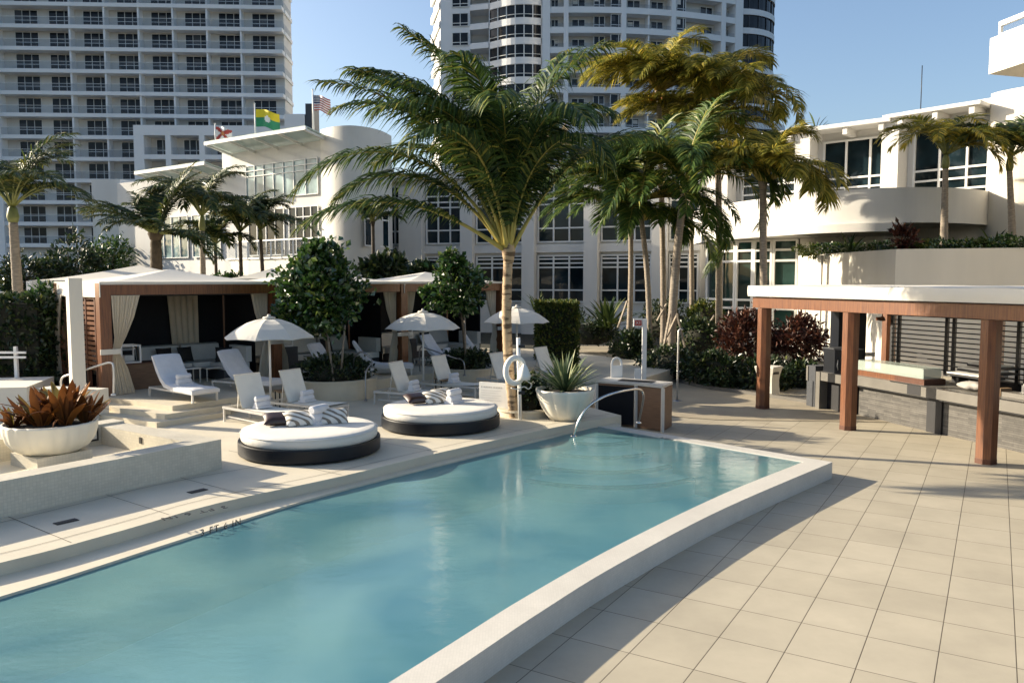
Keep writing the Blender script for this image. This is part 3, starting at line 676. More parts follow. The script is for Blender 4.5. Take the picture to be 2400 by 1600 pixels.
# ------------------------------------------------------------------ umbrellas
def make_umbrella():
    root = thing('umbrella', '-', 'umbrella')
    b = MB(); Rr, H0, H1 = 1.02, 1.66, 2.10; N_ = 8
    prof = [0, .12, .3, .5, .7, .86, 1.0]
    def pt(t, a, sag=1.0, dz=0.0):
        r = Rr*t; z = H0+(H1-H0)*(1-t**2.1)
        k = abs(((a*N_/(2*math.pi)) % 1)-.5)*2
        s_ = (1-k*k)
        return Vector((r*math.cos(a)*(1-.045*s_*t), r*math.sin(a)*(1-.045*s_*t), z-.025*s_*t*(1-t)*3+dz+(.022*s_ if t > .95 else 0)))
    for lay, dz in ((1, 0), (-1, -.012)):
        seg = 48; i = b.add([pt(t, 2*math.pi*q/seg, 1, dz) for t in prof for q in range(seg)])
        for k in range(len(prof)-1):
            for q in range(seg):
                q2 = (q+1) % seg; fc = [i+k*seg+q, i+(k+1)*seg+q, i+(k+1)*seg+q2, i+k*seg+q2]
                if k == 0: fc = [fc[0], fc[1], fc[2], fc[3]]
                b.face(fc if lay > 0 else fc[::-1], 'fabric', uv=[(0, 0)]*4, smooth=False)
    cn_ = b.build('canopy', root)
    b = MB(); b.lathe([(.03, 2.05), (.15, 2.11), (.13, 2.135), (.04, 2.15), (.035, 2.19), (.0, 2.20)], (0, 0, 0), 'fabric', 16, 8, .12); b.build('cap', root, None) if False else None
    cpo = b.build('cap', cn_)
    b = MB()
    for k in range(8):
        a = 2*math.pi*k/8; pts = [pt(t, a, 1, -.025) for t in (.04, .3, .6, .98)]; b.tube(pts, .008, 'alu', 5)
        b.tube([(0, 0, H0+.02), pt(.5, a, 1, -.03)], .006, 'alu', 5)
    b.build('ribs', root)
    b = MB(); b.tube([(0, 0, .0), (0, 0, 2.1)], .026, 'whitepaint', 12); b.tube([(0, 0, 1.62), (0, 0, 1.72)], .04, 'whitepaint', 12); b.build('pole', root)
    b = MB(); b.lathe([(.26, 0), (.26, .05), (.06, .075), (.05, .26), (.0, .262)], (0, 0, 0), 'alu', 24); b.build('base', root)
    return root
um = make_umbrella(); um.location = (at(634, 900, 18.35).x, 18.35, ZD); um.scale = (1, 1, 1)
um['label'] = 'round white umbrella standing between the left loungers, its edge lit by the sun'; um['group'] = 'white umbrellas beside the loungers'
uz = at(628, 791, 18.35).z-ZD-1.66
um.location.z = ZD+uz
dup(um, (at(992, 860, 21.6).x, 21.6, at(988, 770, 21.6).z-1.66), .22, 'round white umbrella on the platform edge, left of the tall palm')
dup(um, (at(1211, 860, 24.6).x, 24.6, at(1211, 755, 24.6).z-1.66), .1, 'round white umbrella partly behind the tall palm trunk')
# ------------------------------------------------------------------ round daybeds
def daybed(c, label, items):
    root = thing('round_daybed', label, 'daybed', c, 'round daybeds beside the pool'); c = Vector(c)
    b = MB(); b.lathe([(1.17, .03), (1.205, .033), (1.21, .045), (1.21, .055)], c, 'black', 96, cap=False); b.lathe([(1.21, .055), (1.21, .235)], c, 'black', 96, cap=False, smooth=True); b.lathe([(1.21, .235), (1.205, .25), (1.17, .25), (1.165, .22), (.2, .22)], c, 'black', 96, cap=False, smooth=False); part(b, 'base', root)
    b = MB(); b.lathe([(1.05, 0), (1.05, .035)], c, 'blackmatt', 48); part(b, 'foot_ring', root)
    b = MB(); b.lathe([(1.08, .225), (1.13, .24), (1.155, .27), (1.162, .33), (1.16, .385), (1.14, .418), (1.10, .434), (.9, .438), (.5, .440), (.0, .441)], c, 'cushion', 96)
    mt = part(b, 'mattress', root)
    b = MB(); b.tube([c+Vector((1.163*math.cos(a), 1.163*math.sin(a), .40)) for a in [2*math.pi*k/72 for k in range(73)]], .007, 'cushion', 6, cap=False); part(b, 'piping', root, None, mt)
    for k, (dx, dy, rz, m, sz, tilt, lb) in enumerate(items):
        pillow('pillow', c+Vector((dx, dy, .44+.115)), sz, (R(90-tilt), 0, rz), m, lb, 'pillows on the round daybeds', .16)
d1 = Vector((-3.53, 13.88, ZD)); d2 = Vector((-1.46, 16.3, ZD))
daybed(d1, 'round black daybed with white mattress and three pillows, nearest the pool', [(-.58, .06, .35, 'brownsilk', (.50, .36), 68, 'dark brown pillow lying on the left of the nearest daybed'), (-.20, .08, .5, 'stripe', (.54, .38), 58, 'striped pillow leaning left on the nearest daybed'), (.34, .30, .25, 'stripe', (.52, .36), 52, 'striped pillow on the right of the nearest daybed')])
daybed(d2, 'round black daybed with white mattress beside the spiky pot plant', [(-.52, .10, .6, 'brownsilk', (.48, .34), 68, 'dark brown pillow on the daybed beside the spiky pot plant'), (-.14, .22, .45, 'stripe', (.50, .38), 60, 'striped pillow lying flat on the daybed beside the spiky pot plant'), (.0, .62, .8, 'stripe', (.50, .36), 50, 'striped pillow at the back of the daybed beside the spiky pot plant')])
rolled_towel(d1+Vector((.10, .24, .44)), 1.1, 'rolled white towel between the striped pillows on the nearest daybed', .4, .10)
rolled_towel(d2+Vector((.26, .20, .44)), 1.0, 'rolled white towel on the daybed beside the spiky pot plant', .38, .09)
# ------------------------------------------------------------------ buildings
def win(b, o, a, h, cols, rows, gl, n, fw=.07, fd=.06, frame='frame', border=True):
    # framed window: o lower corner, a along the sill, cols / rows = fractions of the mullions, n outward
    o, a, n = Vector(o), Vector(a), Vector(n).normalized(); W = a.length; e = a.normalized()
    i = b.add([o, o+a, o+a+ZZ*h, o+ZZ*h]); b.face((i, i+1, i+2, i+3) if a.cross(ZZ).dot(n) > 0 else (i+3, i+2, i+1, i), gl)
    xs = ([0, 1] if border else [])+list(cols); zs = ([0, 1] if border else [])+list(rows)
    for k, x in enumerate(xs):
        c = min(max(x*W, fw/2), W-fw/2); b.obox(o+e*(c-fw/2)+n*.004, e*fw, n*fd, ZZ*h, frame)
    for z in zs:
        c = min(max(z*h, fw/2), h-fw/2); b.obox(o+ZZ*(c-fw/2)+n*.004, a, n*(fd*.93), ZZ*fw, frame)
rnd = random.Random(4)
def left_tower():
    root = thing('apartment_tower', 'tall white apartment tower with long rows of glass balconies, on the left', 'tower', (-52, 116, 0))
    e = Vector((1, .049, 0)).normalized(); n = Vector((.049, -1, 0)).normalized()
    o = Vector((-70.2, 112, 0)); Lf = 38.4; zt, pt = 41.3, 2.97
    kk = range(-3, 13); ztop = zt+3*pt+3.0
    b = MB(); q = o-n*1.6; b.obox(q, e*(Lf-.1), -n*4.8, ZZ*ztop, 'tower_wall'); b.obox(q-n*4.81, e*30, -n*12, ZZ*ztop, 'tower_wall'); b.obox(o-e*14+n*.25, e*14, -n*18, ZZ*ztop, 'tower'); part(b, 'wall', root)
    for k in kk:
        z = zt-pt*k
        b = MB(); b.obox(o+ZZ*(z-.52), e*(Lf+.02), -n*1.58, ZZ*.52, 'tower'); b.obox(o+e*(Lf-1.5)-n*1.59+ZZ*(z-.52), e*1.6, -n*4.6, ZZ*.52, 'tower'); part(b, 'balcony', root)
        if -1 <= k <= 11:
            b = MB(); b.obox(o+ZZ*(z+.01)-n*.06, e*Lf, -n*.02, ZZ*.98, 'rail'); b.obox(o+ZZ*(z+.99)-n*.05, e*Lf, -n*.05, ZZ*.045, 'frame'); b.obox(o+e*(Lf-.03)-n*.2+ZZ*(z+.01), e*.02, -n*5.6, ZZ*.98, 'rail'); part(b, 'railing', root)
        for j in range(8):
            if k < -1 or k > 11 or (k >= 7 and j > 3): continue
            b = MB(); s = o+e*(1.63+4.617*j)-n*1.585+ZZ*(z+.02)
            win(b, s, e*3.19, 2.30, (.333, .667), (.40,), 'glass', n, .07, .05)
            if rnd.random() < .7:   # drawn blinds and curtains behind some panes
                c = rnd.choice((0, 1, 2)); b.obox(s+e*(3.19/3*c+.12)+n*.008+ZZ*1.0, e*.82, n*.01, ZZ*rnd.uniform(.3, 1.2), 'dkgrey')
            part(b, 'window', root)
    for j in range(7):
        if j == 0: continue
        b = MB(); b.obox(o+e*(1.63+3.19+.12+4.617*j)-n*.12, e*.22, -n*1.46, ZZ*(ztop-.2), 'tower'); part(b, 'fin', root)
    return root
left_tower()
def low_block():
    root = thing('hotel_wing', 'lower white block with deep framed openings in front of the left tower', 'building', (-40, 108, 0))
    e = Vector((1, .03, 0)).normalized(); n = Vector((.03, -1, 0)).normalized(); o = Vector((-49.7, 107.0, 0)); Lf = 20.2; H = 23.8
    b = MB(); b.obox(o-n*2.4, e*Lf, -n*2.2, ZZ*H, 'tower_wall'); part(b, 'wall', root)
    b = MB(); b.obox(o+ZZ*22.5, e*Lf, -n*2.39, ZZ*1.3, 'tower')
    for x in (0, 4.1, 8.5, 12.9, 17.2, 19.6): b.obox(o+e*x+n*.004, e*(.7 if x else 1.3), -n*2.39, ZZ*22.49, 'tower')
    for z in (19.4, 15.6, 12): b.obox(o+ZZ*z+n*.001, e*Lf, -n*2.38, ZZ*.6, 'tower')
    part(b, 'frame', root)
    for z in (20.0, 16.2):
        for x in (1.6, 5.2, 9.6, 14.0):
            b = MB(); win(b, o+e*(x+.4)-n*2.38+ZZ*z, e*2.6, 2.35, (.333, .667), (.38,), 'glass', n, .1, .05); part(b, 'window', root)
            b = MB(); b.obox(o+e*(x-.3)-n*.3+ZZ*z, e*3.3, -n*.02, ZZ*.95, 'rail'); part(b, 'railing', root)
    b = MB(); b.obox((-29, 104, 0), (2.6, 0, 0), (0, 6, 0), (0, 0, 24.6), 'tower'); b.obox((-26.3, 104, 0), (.8, 0, 0), (0, 4, 0), (0, 0, 25.9), 'dkgrey'); part(b, 'lift_shaft', root)
low_block()
def right_tower():
    root = thing('condo_tower', 'tall curved condominium tower with rounded glass corners, in the middle', 'tower', (12, 138, 0))
    RC = 61.0; CX, CY = 10.5, 187.0
    def arc(px, off=0.0):        # point of the main curved front seen at the picture column px
        d = (px-1200)/1880.0; r = RC-off
        # ray x = d*y ; (x-CX)^2 + (y-CY)^2 = r^2
        A = d*d+1; B = -2*(d*CX+CY); C_ = CX*CX+CY*CY-r*r
        y = (-B-math.sqrt(B*B-4*A*C_))/(2*A); return Vector((d*y, y, 0))
    pt = 3.0; z0 = 3.4+41.5; kk = range(-3, 11)
    zs = [z0-pt*k for k in kk]; ztop = zs[0]+2.0
    front = [arc(x) for x in (1286, 1318, 1350, 1393, 1425, 1461, 1495, 1530, 1564, 1596, 1640, 1678, 1710, 1726)]
    fn = lambda p: (p-Vector((CX, CY, 0))).normalized()
    # back wall of the recesses
    b = MB(); rec = [p-fn(p)*1.9 for p in front]
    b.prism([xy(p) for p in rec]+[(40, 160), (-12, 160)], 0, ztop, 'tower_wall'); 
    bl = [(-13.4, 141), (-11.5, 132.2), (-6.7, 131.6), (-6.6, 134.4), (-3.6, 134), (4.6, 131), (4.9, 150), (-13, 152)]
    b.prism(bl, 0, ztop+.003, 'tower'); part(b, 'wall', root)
    for x0, x1 in ((1269, 1287), (1318, 1329), (1450, 1461), (1564, 1574), (1678, 1688), (1710, 1727)):
        p, q = arc(x0), arc(x1); m_ = fn((p+q)/2); b = MB(); b.obox(p+m_*.06, q-p, -m_*2.4, ZZ*ztop, 'tower'); part(b, 'pillar', root)
    for k, z in zip(kk, zs):
        b = MB(); P_ = front
        b.prism([xy(p) for p in P_]+[xy(p-fn(p)*1.88) for p in reversed(P_)], z-.62, z+.28, 'tower'); part(b, 'balcony', root)
        if k < -1 or k > 8: continue
        b = MB(); P2 = [arc(x, .12) for x in (1290, 1330, 1393, 1461, 1530, 1564, 1640, 1708)]
        for p, q in zip(P2, P2[1:]): b.obox(V3(p, z+.29), q-p, -fn(p)*.02, ZZ*.62, 'rail')
        part(b, 'railing', root)
        def w_(x0, x1, off, h, cols, rows, zz=.3, gl='glass'):
            p, q = arc(x0, off), arc(x1, off); nn = fn((p+q)/2); b = MB(); win(b, V3(p, z+zz), q-p, h, cols, rows, gl, nn, .10, .06)
            if rnd.random() < .6: L_ = (q-p); b.obox(V3(p+L_*(.08+.46*rnd.choice((0, 1)))+nn*.01, z+zz+h*rnd.uniform(.35, .6)), L_*.36, nn*.008, ZZ*h*.36, rnd.choice(('dkgrey', 'tower_wall', 'dkgrey')))
            part(b, 'window', root)
        w_(1289, 1306, 1.84, 1.65, (.5,), (.35,)); w_(1336, 1367, 1.80, 1.65, (.5,), (.35,)); w_(1425, 1449, .3, 2.05, (.78,), (.2,))
        w_(1386, 1412, 1.1, 1.95, (.5,), (.3,)); w_(1462, 1492, 1.8, 1.7, (.5,), (.35,)); w_(1516, 1545, 1.8, 1.7, (.5,), (.35,))
        w_(1575, 1596, .3, 2.05, (.75,), (.2,)); w_(1628, 1657, 1.8, 1.7, (.5,), (.35,)); w_(1690, 1704, 1.8, 1.7, (), (.35,))
        p, q = Vector((-9.6, 131.93, 0)), Vector((-6.95, 131.6, 0)); b = MB(); win(b, V3(p+Vector((0, -.06, 0)), z-.95), q-p, 2.1, (.5,), (.25,), 'glass', (-.1, -1, 0), .10, .06); part(b, 'window', root)
    for x in (1511,):
        p, q = arc(x, .2), arc(x+3, .2); b = MB(); b.obox(p, q-p, -fn(p)*1.7, ZZ*(ztop-.1), 'tower'); part(b, 'fin', root)
    # bay of curved glass at the left
    bay = [Vector((-3.6+8.2*t, 130.6-2.3*t-1.5*math.sin(math.pi*t), 0)) for t in [k/12 for k in range(13)]]
    for k, z in zip(kk, zs):
        zb = z-1.15
        b = MB(); b.prism([xy(p) for p in bay]+[(4.6, 132), (-3.6, 133)], zb-.62, zb+.42, 'tower'); part(b, 'spandrel', root)
        b = MB(); b.prism([xy(p+Vector((.05, .22, 0))) for p in bay]+[(4.6, 131.7), (-3.6, 132.6)], zb+.43, zb+2.37, 'glass')
        for j in (0, 2, 4, 6, 8, 10, 12): b.box(bay[j]+Vector((0, .10, zb+.425)), (.16, .16, 1.95), 'frame')
        for p, q in zip(bay, bay[1:]): b.bar(V3(p+Vector((0, .1, 0)), zb+.95), V3(q+Vector((0, .1, 0)), zb+.95), .08, .08, 'frame')
        part(b, 'bay_window', root)
        b = MB(); b.prism([(-6.7, 131.5), (-3.7, 130.55), (-3.5, 134), (-6.7, 134.4)], zb-.4, zb+.5, 'tower'); part(b, 'side_balcony', root)
    # side wall ledges lit by the sun at the far left
    for k, z in zip(kk, zs):
        b = MB(); b.prism([(-13.55, 141.0), (-11.62, 132.15), (-11.75, 132.1), (-13.9, 140.9)], z-.9, z+.25, 'tower'); part(b, 'side_ledge', root)
    # rounded glass corner at the right
    cc = Vector((37.2, 140.6, 0)); rr = 7.3
    angs = [R(-95+118*k/16) for k in range(17)]; cyl = [cc+Vector((math.cos(a), math.sin(a), 0))*rr for a in angs]; inn = [cc+Vector((math.cos(a), math.sin(a), 0))*(rr-.25) for a in angs]
    for k, z in zip(kk, zs):
        zb = z-.9
        b = MB(); b.prism([xy(p) for p in cyl]+[(36, 146)], zb-.62, zb+.30, 'tower'); part(b, 'spandrel', root)
        b = MB(); b.prism([xy(p) for p in inn]+[(36, 145.8)], zb+.301, zb+2.375, 'glass')
        for j in range(0, 17, 2): b.box(cyl[j]-(cyl[j]-cc).normalized()*.16+ZZ*(zb+.301), (.12, .12, 2.06), 'dkgrey', angs[j])
        part(b, 'corner_window', root)
        if k >= 4:
            ba = [cc+Vector((math.cos(R(-52+110*t)), math.sin(R(-52+110*t)), 0))*(rr+.15+2.1*math.sin(math.pi*t)**.8) for t in [j/14 for j in range(15)]]
            b = MB(); b.prism([xy(p) for p in ba]+[xy(cyl[16]), xy(cyl[10]), xy(cyl[6])], zb-.60, zb+.55, 'tower'); part(b, 'corner_balcony', root)
right_tower()

def club():
    root = thing('club_house', 'white club house with glass canopies and a rounded tower wall, behind the left palms', 'building', (-20, 55, 0))
    pl = {285: 60, 370: 58, 455: 55.5, 530: 53.3, 585: 52, 680: 49.7, 759: 48}
    pt = lambda px: Vector(((px-1200)/1880*pl[px], pl[px], 0))
    zr = 11.9
    b = MB(); f = [pt(k) for k in (285, 370, 455, 530)]; b.prism([xy(p) for p in f]+[(-16, 66), (-28, 70)], 0, 10.6, 'white')
    f = [pt(k) for k in (530, 585, 680, 759)]; b.prism([xy(p) for p in f]+[(-9, 62), (-16.5, 65.5)], 0, zr, 'white'); part(b, 'wall', root)
    # rounded wall: convex sheet
    rp = [Vector(((px-1200)/1880*Y, Y, 0)) for px, Y in ((758, 47.6), (790, 46.6), (830, 46.3), (870, 46.9), (900, 48.0), (922, 49.6))]
    rp = smooth_line(rp, 12); b = MB(); b.prism([xy(p) for p in rp]+[(-8.3, 56), (-10, 57)], 0, 12.2, 'plaster'); part(b, 'rounded_wall', root)
    b = MB(); p, q = pt(585), pt(759); nn = Vector((p-q).cross(ZZ)).normalized()*(-1); nn = nn if nn.y < 0 else -nn
    zb = 8.55; s = p+(q-p)*.01+nn*.05; a = (q-p)*.96
    zh = 2.15
    win(b, V3(s, zb), a, zh, (.13, .26, .40, .54, .68, .84), (.68, .84), 'glassblue', nn, .05, .06); part(b, 'window', root)
    # lower storey glazing
    for i_, (k0, k1) in enumerate(((370, 455), (455, 530), (585, 680), (680, 759))):
        b = MB(); p, q = pt(k0), pt(k1); s = p+(q-p)*.06+nn*.08; a = (q-p)*.88
        win(b, V3(s, 5.0), a, 2.9, (.25, .5, .75), (.78,), 'glassblue' if i_ < 2 else 'glassdark', nn, .06, .06); part(b, 'window', root)
    b = MB(); c = [rp[k]-Vector((0, .07, 0)) for k in (31, 53)]; win(b, V3(c[0]+Vector((.1, -.1, 0)), 5.4), c[1]-c[0], 2.0, (.5,), (.8,), 'glassdark', Vector((.3, -1, 0)), .08, .06); part(b, 'window', root)
    # glass canopies on steel ribs
    for (k0, k1, z) in ((370, 530, 11.0), (530, 759, 12.2)):
        p, q = pt(k0), pt(k1); d = q-p; out = nn*1.5; p = p+d.normalized()*.9; z -= .3
        b = MB(); b.obox(V3(p+out*1.3, z+.18), d, -out*1.5-ZZ*.5, ZZ*.05, 'canopyglass'); pane = part(b, 'canopy', root)
        b = MB()
        b.obox(V3(p+out*1.3, z), d, -out.normalized()*.14, ZZ*.179, 'frame')
        for j in range(5): b.obox(V3(p+d*(j/4.0*.97)+out*1.2, z-.03), d.normalized()*.16, -out*1.4-ZZ*.47, ZZ*.13, 'frame')
        part(b, 'canopy_rib', root, None, pane)
    # terrace with railing
    tp = [Vector(((px-1200)/1880*Y, Y, 0)) for px, Y in ((262, 66), (380, 62), (475, 56.2), (585, 51.2), (690, 48.2), (790, 46.0))]
    b = MB(); b.prism([xy(p) for p in tp]+[(-8, 50), (-18, 66), (-34, 72)], 0, 4.75, 'cream'); part(b, 'terrace', root)
    tb = smooth_line([p+Vector((.02, -.05, 0)) for p in tp], 4)
    b = MB()
    for p, q in zip(tb, tb[1:]):
        b.obox(V3(p, 4.9), q-p, (0, .03, 0), ZZ*.95, 'rail'); b.bar(V3(p, 5.9), V3(q, 5.9), .09, .09, 'frame'); b.bar(V3(p, 4.83), V3(q, 4.83), .08, .07, 'frame'); b.box(V3(p, 4.75), (.09, .09, 1.12), 'frame')
    part(b, 'railing', root)
    b = MB(); b.prism([(-31.2, 60.2), (-29.0, 60.05), (-26, 66), (-31, 68)], 0, 10.9, 'white'); part(b, 'end_wall', root)
club()
def terrace_front():
    root = thing('white_wing', 'long white two storey wing with white gridded windows behind the main palm', 'building', (2, 52, 0))
    P_ = {k: ((k-1200)/1880*Y, Y) for k, Y in ((1640, 48.3), (1568, 49), (1407, 50.5), (1261, 52), (1118, 53.3), (985, 54.5), (850, 56))}
    ks = sorted(P_, reverse=True); pts = [Vector((*P_[k], 0)) for k in ks]
    H = 10.1
    b = MB(); b.prism([xy(p) for p in pts]+[(-12, 82), (22, 62)], 0, H, 'white'); part(b, 'wall', root)
    b = MB(); b.prism([xy(p+Vector((-.45, -.35, 0))) for p in pts]+[xy(p+Vector((.5, .6, 0))) for p in reversed(pts)], H+.004, H+.5, 'white'); part(b, 'parapet', root)
    # bays
    def on(px):                       # point of the plan line at a picture column
        d = (px-1200)/1880
        for p, q in zip(pts, pts[1:]):
            den = (q.x-p.x)-d*(q.y-p.y)
            if abs(den) < 1e-9: continue
            t = (d*p.y-p.x)/den
            if -.001 <= t <= 1.001: return p+(q-p)*t
        return pts[0] if px > 1600 else pts[-1]
    bays = [(900, 945), (1002, 1086), (1118, 1228), (1261, 1372), (1408, 1526), (1567, 1636)]
    for x0, x1 in bays:
        p, q = on(x0), on(x1); d = q-p; nn = Vector((d.y, -d.x, 0)).normalized(); nn = nn if nn.y < 0 else -nn; o = p+nn*.05
        b = MB(); win(b, V3(o, 5.85), d, 3.95, (.34, .67), (.23, .61, .70, .80), 'glassdark', nn, .09, .10); part(b, 'upper_window', root)
        b = MB(); win(b, V3(o, 2.05), d, 3.0, (.34, .67), (.26, .74, .83, .92), 'glassdark', nn, .09, .10); part(b, 'lower_window', root)
    for x0, x1 in ((1088, 1116), (1230, 1259), (1374, 1406), (1530, 1565), (948, 1000)):
        p, q = on(x0), on(x1); d = q-p; nn = Vector((d.y, -d.x, 0)).normalized(); nn = nn if nn.y < 0 else -nn
        b = MB(); b.obox(p, d, nn*.75, ZZ*(H-.4), 'white'); part(b, 'pilaster', root)
    b = MB()
    for p, q in zip(pts, pts[1:]):
        nn = Vector(((q-p).y, -(q-p).x, 0)).normalized(); nn = nn if nn.y < 0 else -nn
        b.obox(V3(p, 5.22), q-p, nn*.30, ZZ*.50, 'white')
    part(b, 'ledge', root)
terrace_front()
def right_wing():
    root = thing('curved_wing', 'white wing with a broad curved balcony band and tall dark windows, on the right', 'building', (16, 40, 0))
    up = [Vector(p+(0,)) for p in ((10.9, 45.4), (15.2, 41.5), (18.3, 38.7), (20.9, 35.6))]
    b = MB(); b.prism([xy(p) for p in up]+[(32, 46), (20, 58)], 0, 11.0, 'white'); part(b, 'wall', root)
    uon = lambda px: next((p+(q-p)*t for p, q in zip(up, up[1:]) for t in [(((px-1200)/1880)*p.y-p.x)/((q.x-p.x)-((px-1200)/1880)*(q.y-p.y))] if -.01 <= t <= 1.01), up[0])
    for x0, x1, rows in ((1735, 1872, (.16, .30, .44)), (1921, 2074, (.16, .30, .44)), (2130, 2306, (.16, .30, .44))):
        p, q = uon(x0), uon(x1); d = q-p; nn = Vector((d.y, -d.x, 0)).normalized(); nn = nn if nn.y < 0 else -nn
        b = MB(); win(b, V3(p+nn*.05, 7.0), d, 3.35, (.36, .72), rows, 'glassdark', nn, .09, .10); part(b, 'window', root)
    for x0, x1 in ((1690, 1732), (1874, 1919), (2076, 2128)):
        p, q = uon(x0), uon(x1); d = q-p; nn = Vector((d.y, -d.x, 0)).normalized(); nn = nn if nn.y < 0 else -nn
        b = MB(); b.obox(p+ZZ*5.8, d*.75, nn*1.1, ZZ*5.3, 'white'); part(b, 'pilaster', root)
    # eaves: overhanging slab on brackets
    for x0, x1, z in ((1700, 1880, 10.75), (1884, 2092, 10.75), (2094, 2306, 10.9)):
        p, q = uon(x0), uon(x1); d = q-p; nn = Vector((d.y, -d.x, 0)).normalized(); nn = nn if nn.y < 0 else -nn
        b = MB(); b.obox(V3(p-nn*.5, z), d, nn*1.9, ZZ*.16, 'white'); e_ = part(b, 'eave', root)
        b = MB(); 
        for t in (.12, .5, .88): b.obox(V3(p+d*t, z-.34), d.normalized()*.22, nn*1.3, ZZ*.335, 'white')
        b.obox(V3(p-nn*.6, z+.165), d, nn*.3, ZZ*.35, 'white'); part(b, 'bracket', root, None, e_)
    # curved balcony band
    bp = smooth_line([Vector(((px-1200)/1880*Y, Y, 0)) for px, Y in ((1640, 44.2), (1691, 41.3), (1790, 38.2), (1898, 35.8), (2000, 34.5), (2074, 34), (2184, 33.8), (2270, 34.6), (2330, 35.8))], 10)
    b = MB(); b.prism([xy(p) for p in bp]+[xy(p) for p in reversed(up[1:])]+[(10.2, 46.0)], 5.84, 7.30, 'white'); part(b, 'balcony_band', root)
    b = MB(); b.prism([xy(p+Vector((-.18, -.12, 0))) for p in bp[:55]]+[(17.5, 38.2), (10.3, 46.2)], 5.48, 5.838, 'white'); part(b, 'band_ledge', root)
    # recessed lower glazing
    lw = [Vector(((px-1200)/1880*Y, Y, 0)) for px, Y in ((1660, 43.6), (1690, 41.8), (1724, 41.0), (1765, 40.3), (1809, 39.6), (1868, 38.9))]
    b = MB()
    for p, q in zip(lw, lw[1:]):
        d = q-p; nn = Vector((d.y, -d.x, 0)).normalized(); nn = nn if nn.y < 0 else -nn
        win(b, V3(p, .2), d, 5.25, (), (.16, .35, .43, .80, .90), 'glassgreen', nn, .11, .12)
    part(b, 'glazing', root)
    b = MB(); b.prism([xy(p+Vector((.25, .5, 0))) for p in lw]+[(18.5, 40.5), (13, 46)], 0, 5.45, 'dkgrey')
    b.prism([(13.84, 38.8), (14.3, 38.2), (17, 37), (19, 38), (17, 40), (14.2, 39.3)], 0, 5.47, 'white'); part(b, 'lower_wall', root)
    # rounded end tower at the right edge
    tp = smooth_line([Vector(p+(0,)) for p in ((20.7, 35.35), (20.85, 34.7), (21.6, 33.7), (23.2, 32.8), (25.5, 32.6))], 6)
    b = MB(); b.prism([xy(p) for p in tp]+[(30, 40), (21.6, 36.2)], 0, 11.45, 'cream'); part(b, 'end_tower', root)
    b = MB(); b.tube([(21.9, 33.9, 11.45), (21.95, 33.9, 12.9)], .025, 'frame', 6); b.tube([(19.1, 38.2, 11.2), (19.1, 38.2, 13.4)], .02, 'blackmatt', 6); part(b, 'aerial', root)
    b = MB(); b.tube([(22.6, 33.8, 11.45), (22.6, 33.8, 11.8), (22.9, 33.5, 12.05), (22.3, 33.5, 12.0)], .06, 'frame', 6); part(b, 'camera_arm', root)
right_wing()
def planter_terrace():
    root = thing('raised_planter', 'high white planter wall with clipped greenery on top, behind the bar', 'planter', (16, 31, 0))
    f = [(13.0, 36.6), (13.05, 35.8), (13.85, 29.1), (16.0, 28.4), (17.8, 27.9), (24, 26.5)]
    b = MB(); b.prism(f+[(26, 33), (22, 37.5), (14, 38)], 0, 4.55, 'cream', 'mulch'); part(b, 'wall', root)
    b = MB(); p = Vector((13.05, 35.8, 0)); q = Vector((13.85, 29.1, 0)); d = (q-p).normalized(); nn = Vector((-1, -.12, 0)).normalized()
    b.obox(p+d*1.0+nn*.02, d*.5, nn*.04, ZZ*4.5, 'plaster'); part(b, 'downpipe', root)
planter_terrace()
def corner_balcony():
    root = thing('corner_building', 'cream building with a solid balcony jutting in at the top right corner', 'building', (18, 18, 0))
    c = Vector((13.95, 24, 0)); d = Vector((.32, -1.65, 0)).normalized(); r = Vector((1.75, .5, 0)).normalized()
    b = MB(); b.obox(V3(c, 9.43), d*9, r*9, ZZ*1.02, 'cream'); sl_ = part(b, 'balcony', root)
    b = MB(); b.obox(V3(c+d*.2+r*.15, 10.452), d*8.7, r*.03, ZZ*.30, 'rail'); b.obox(V3(c+d*.2+r*.1, 10.74), d*8.7, r*.12, ZZ*.13, 'frame'); b.obox(V3(c+d*.2+r*.1, 10.451), d*8.7, r*.12, ZZ*.07, 'frame')
    for k in range(5): b.obox(V3(c+d*(.2+2.1*k)+r*.1, 10.45), d*.07, r*.10, ZZ*.32, 'frame')
    part(b, 'railing', root, None, sl_)
    b = MB(); b.obox(c+r*5.5, d*12, r*8, ZZ*16, 'cream'); part(b, 'wall', root)
corner_balcony()
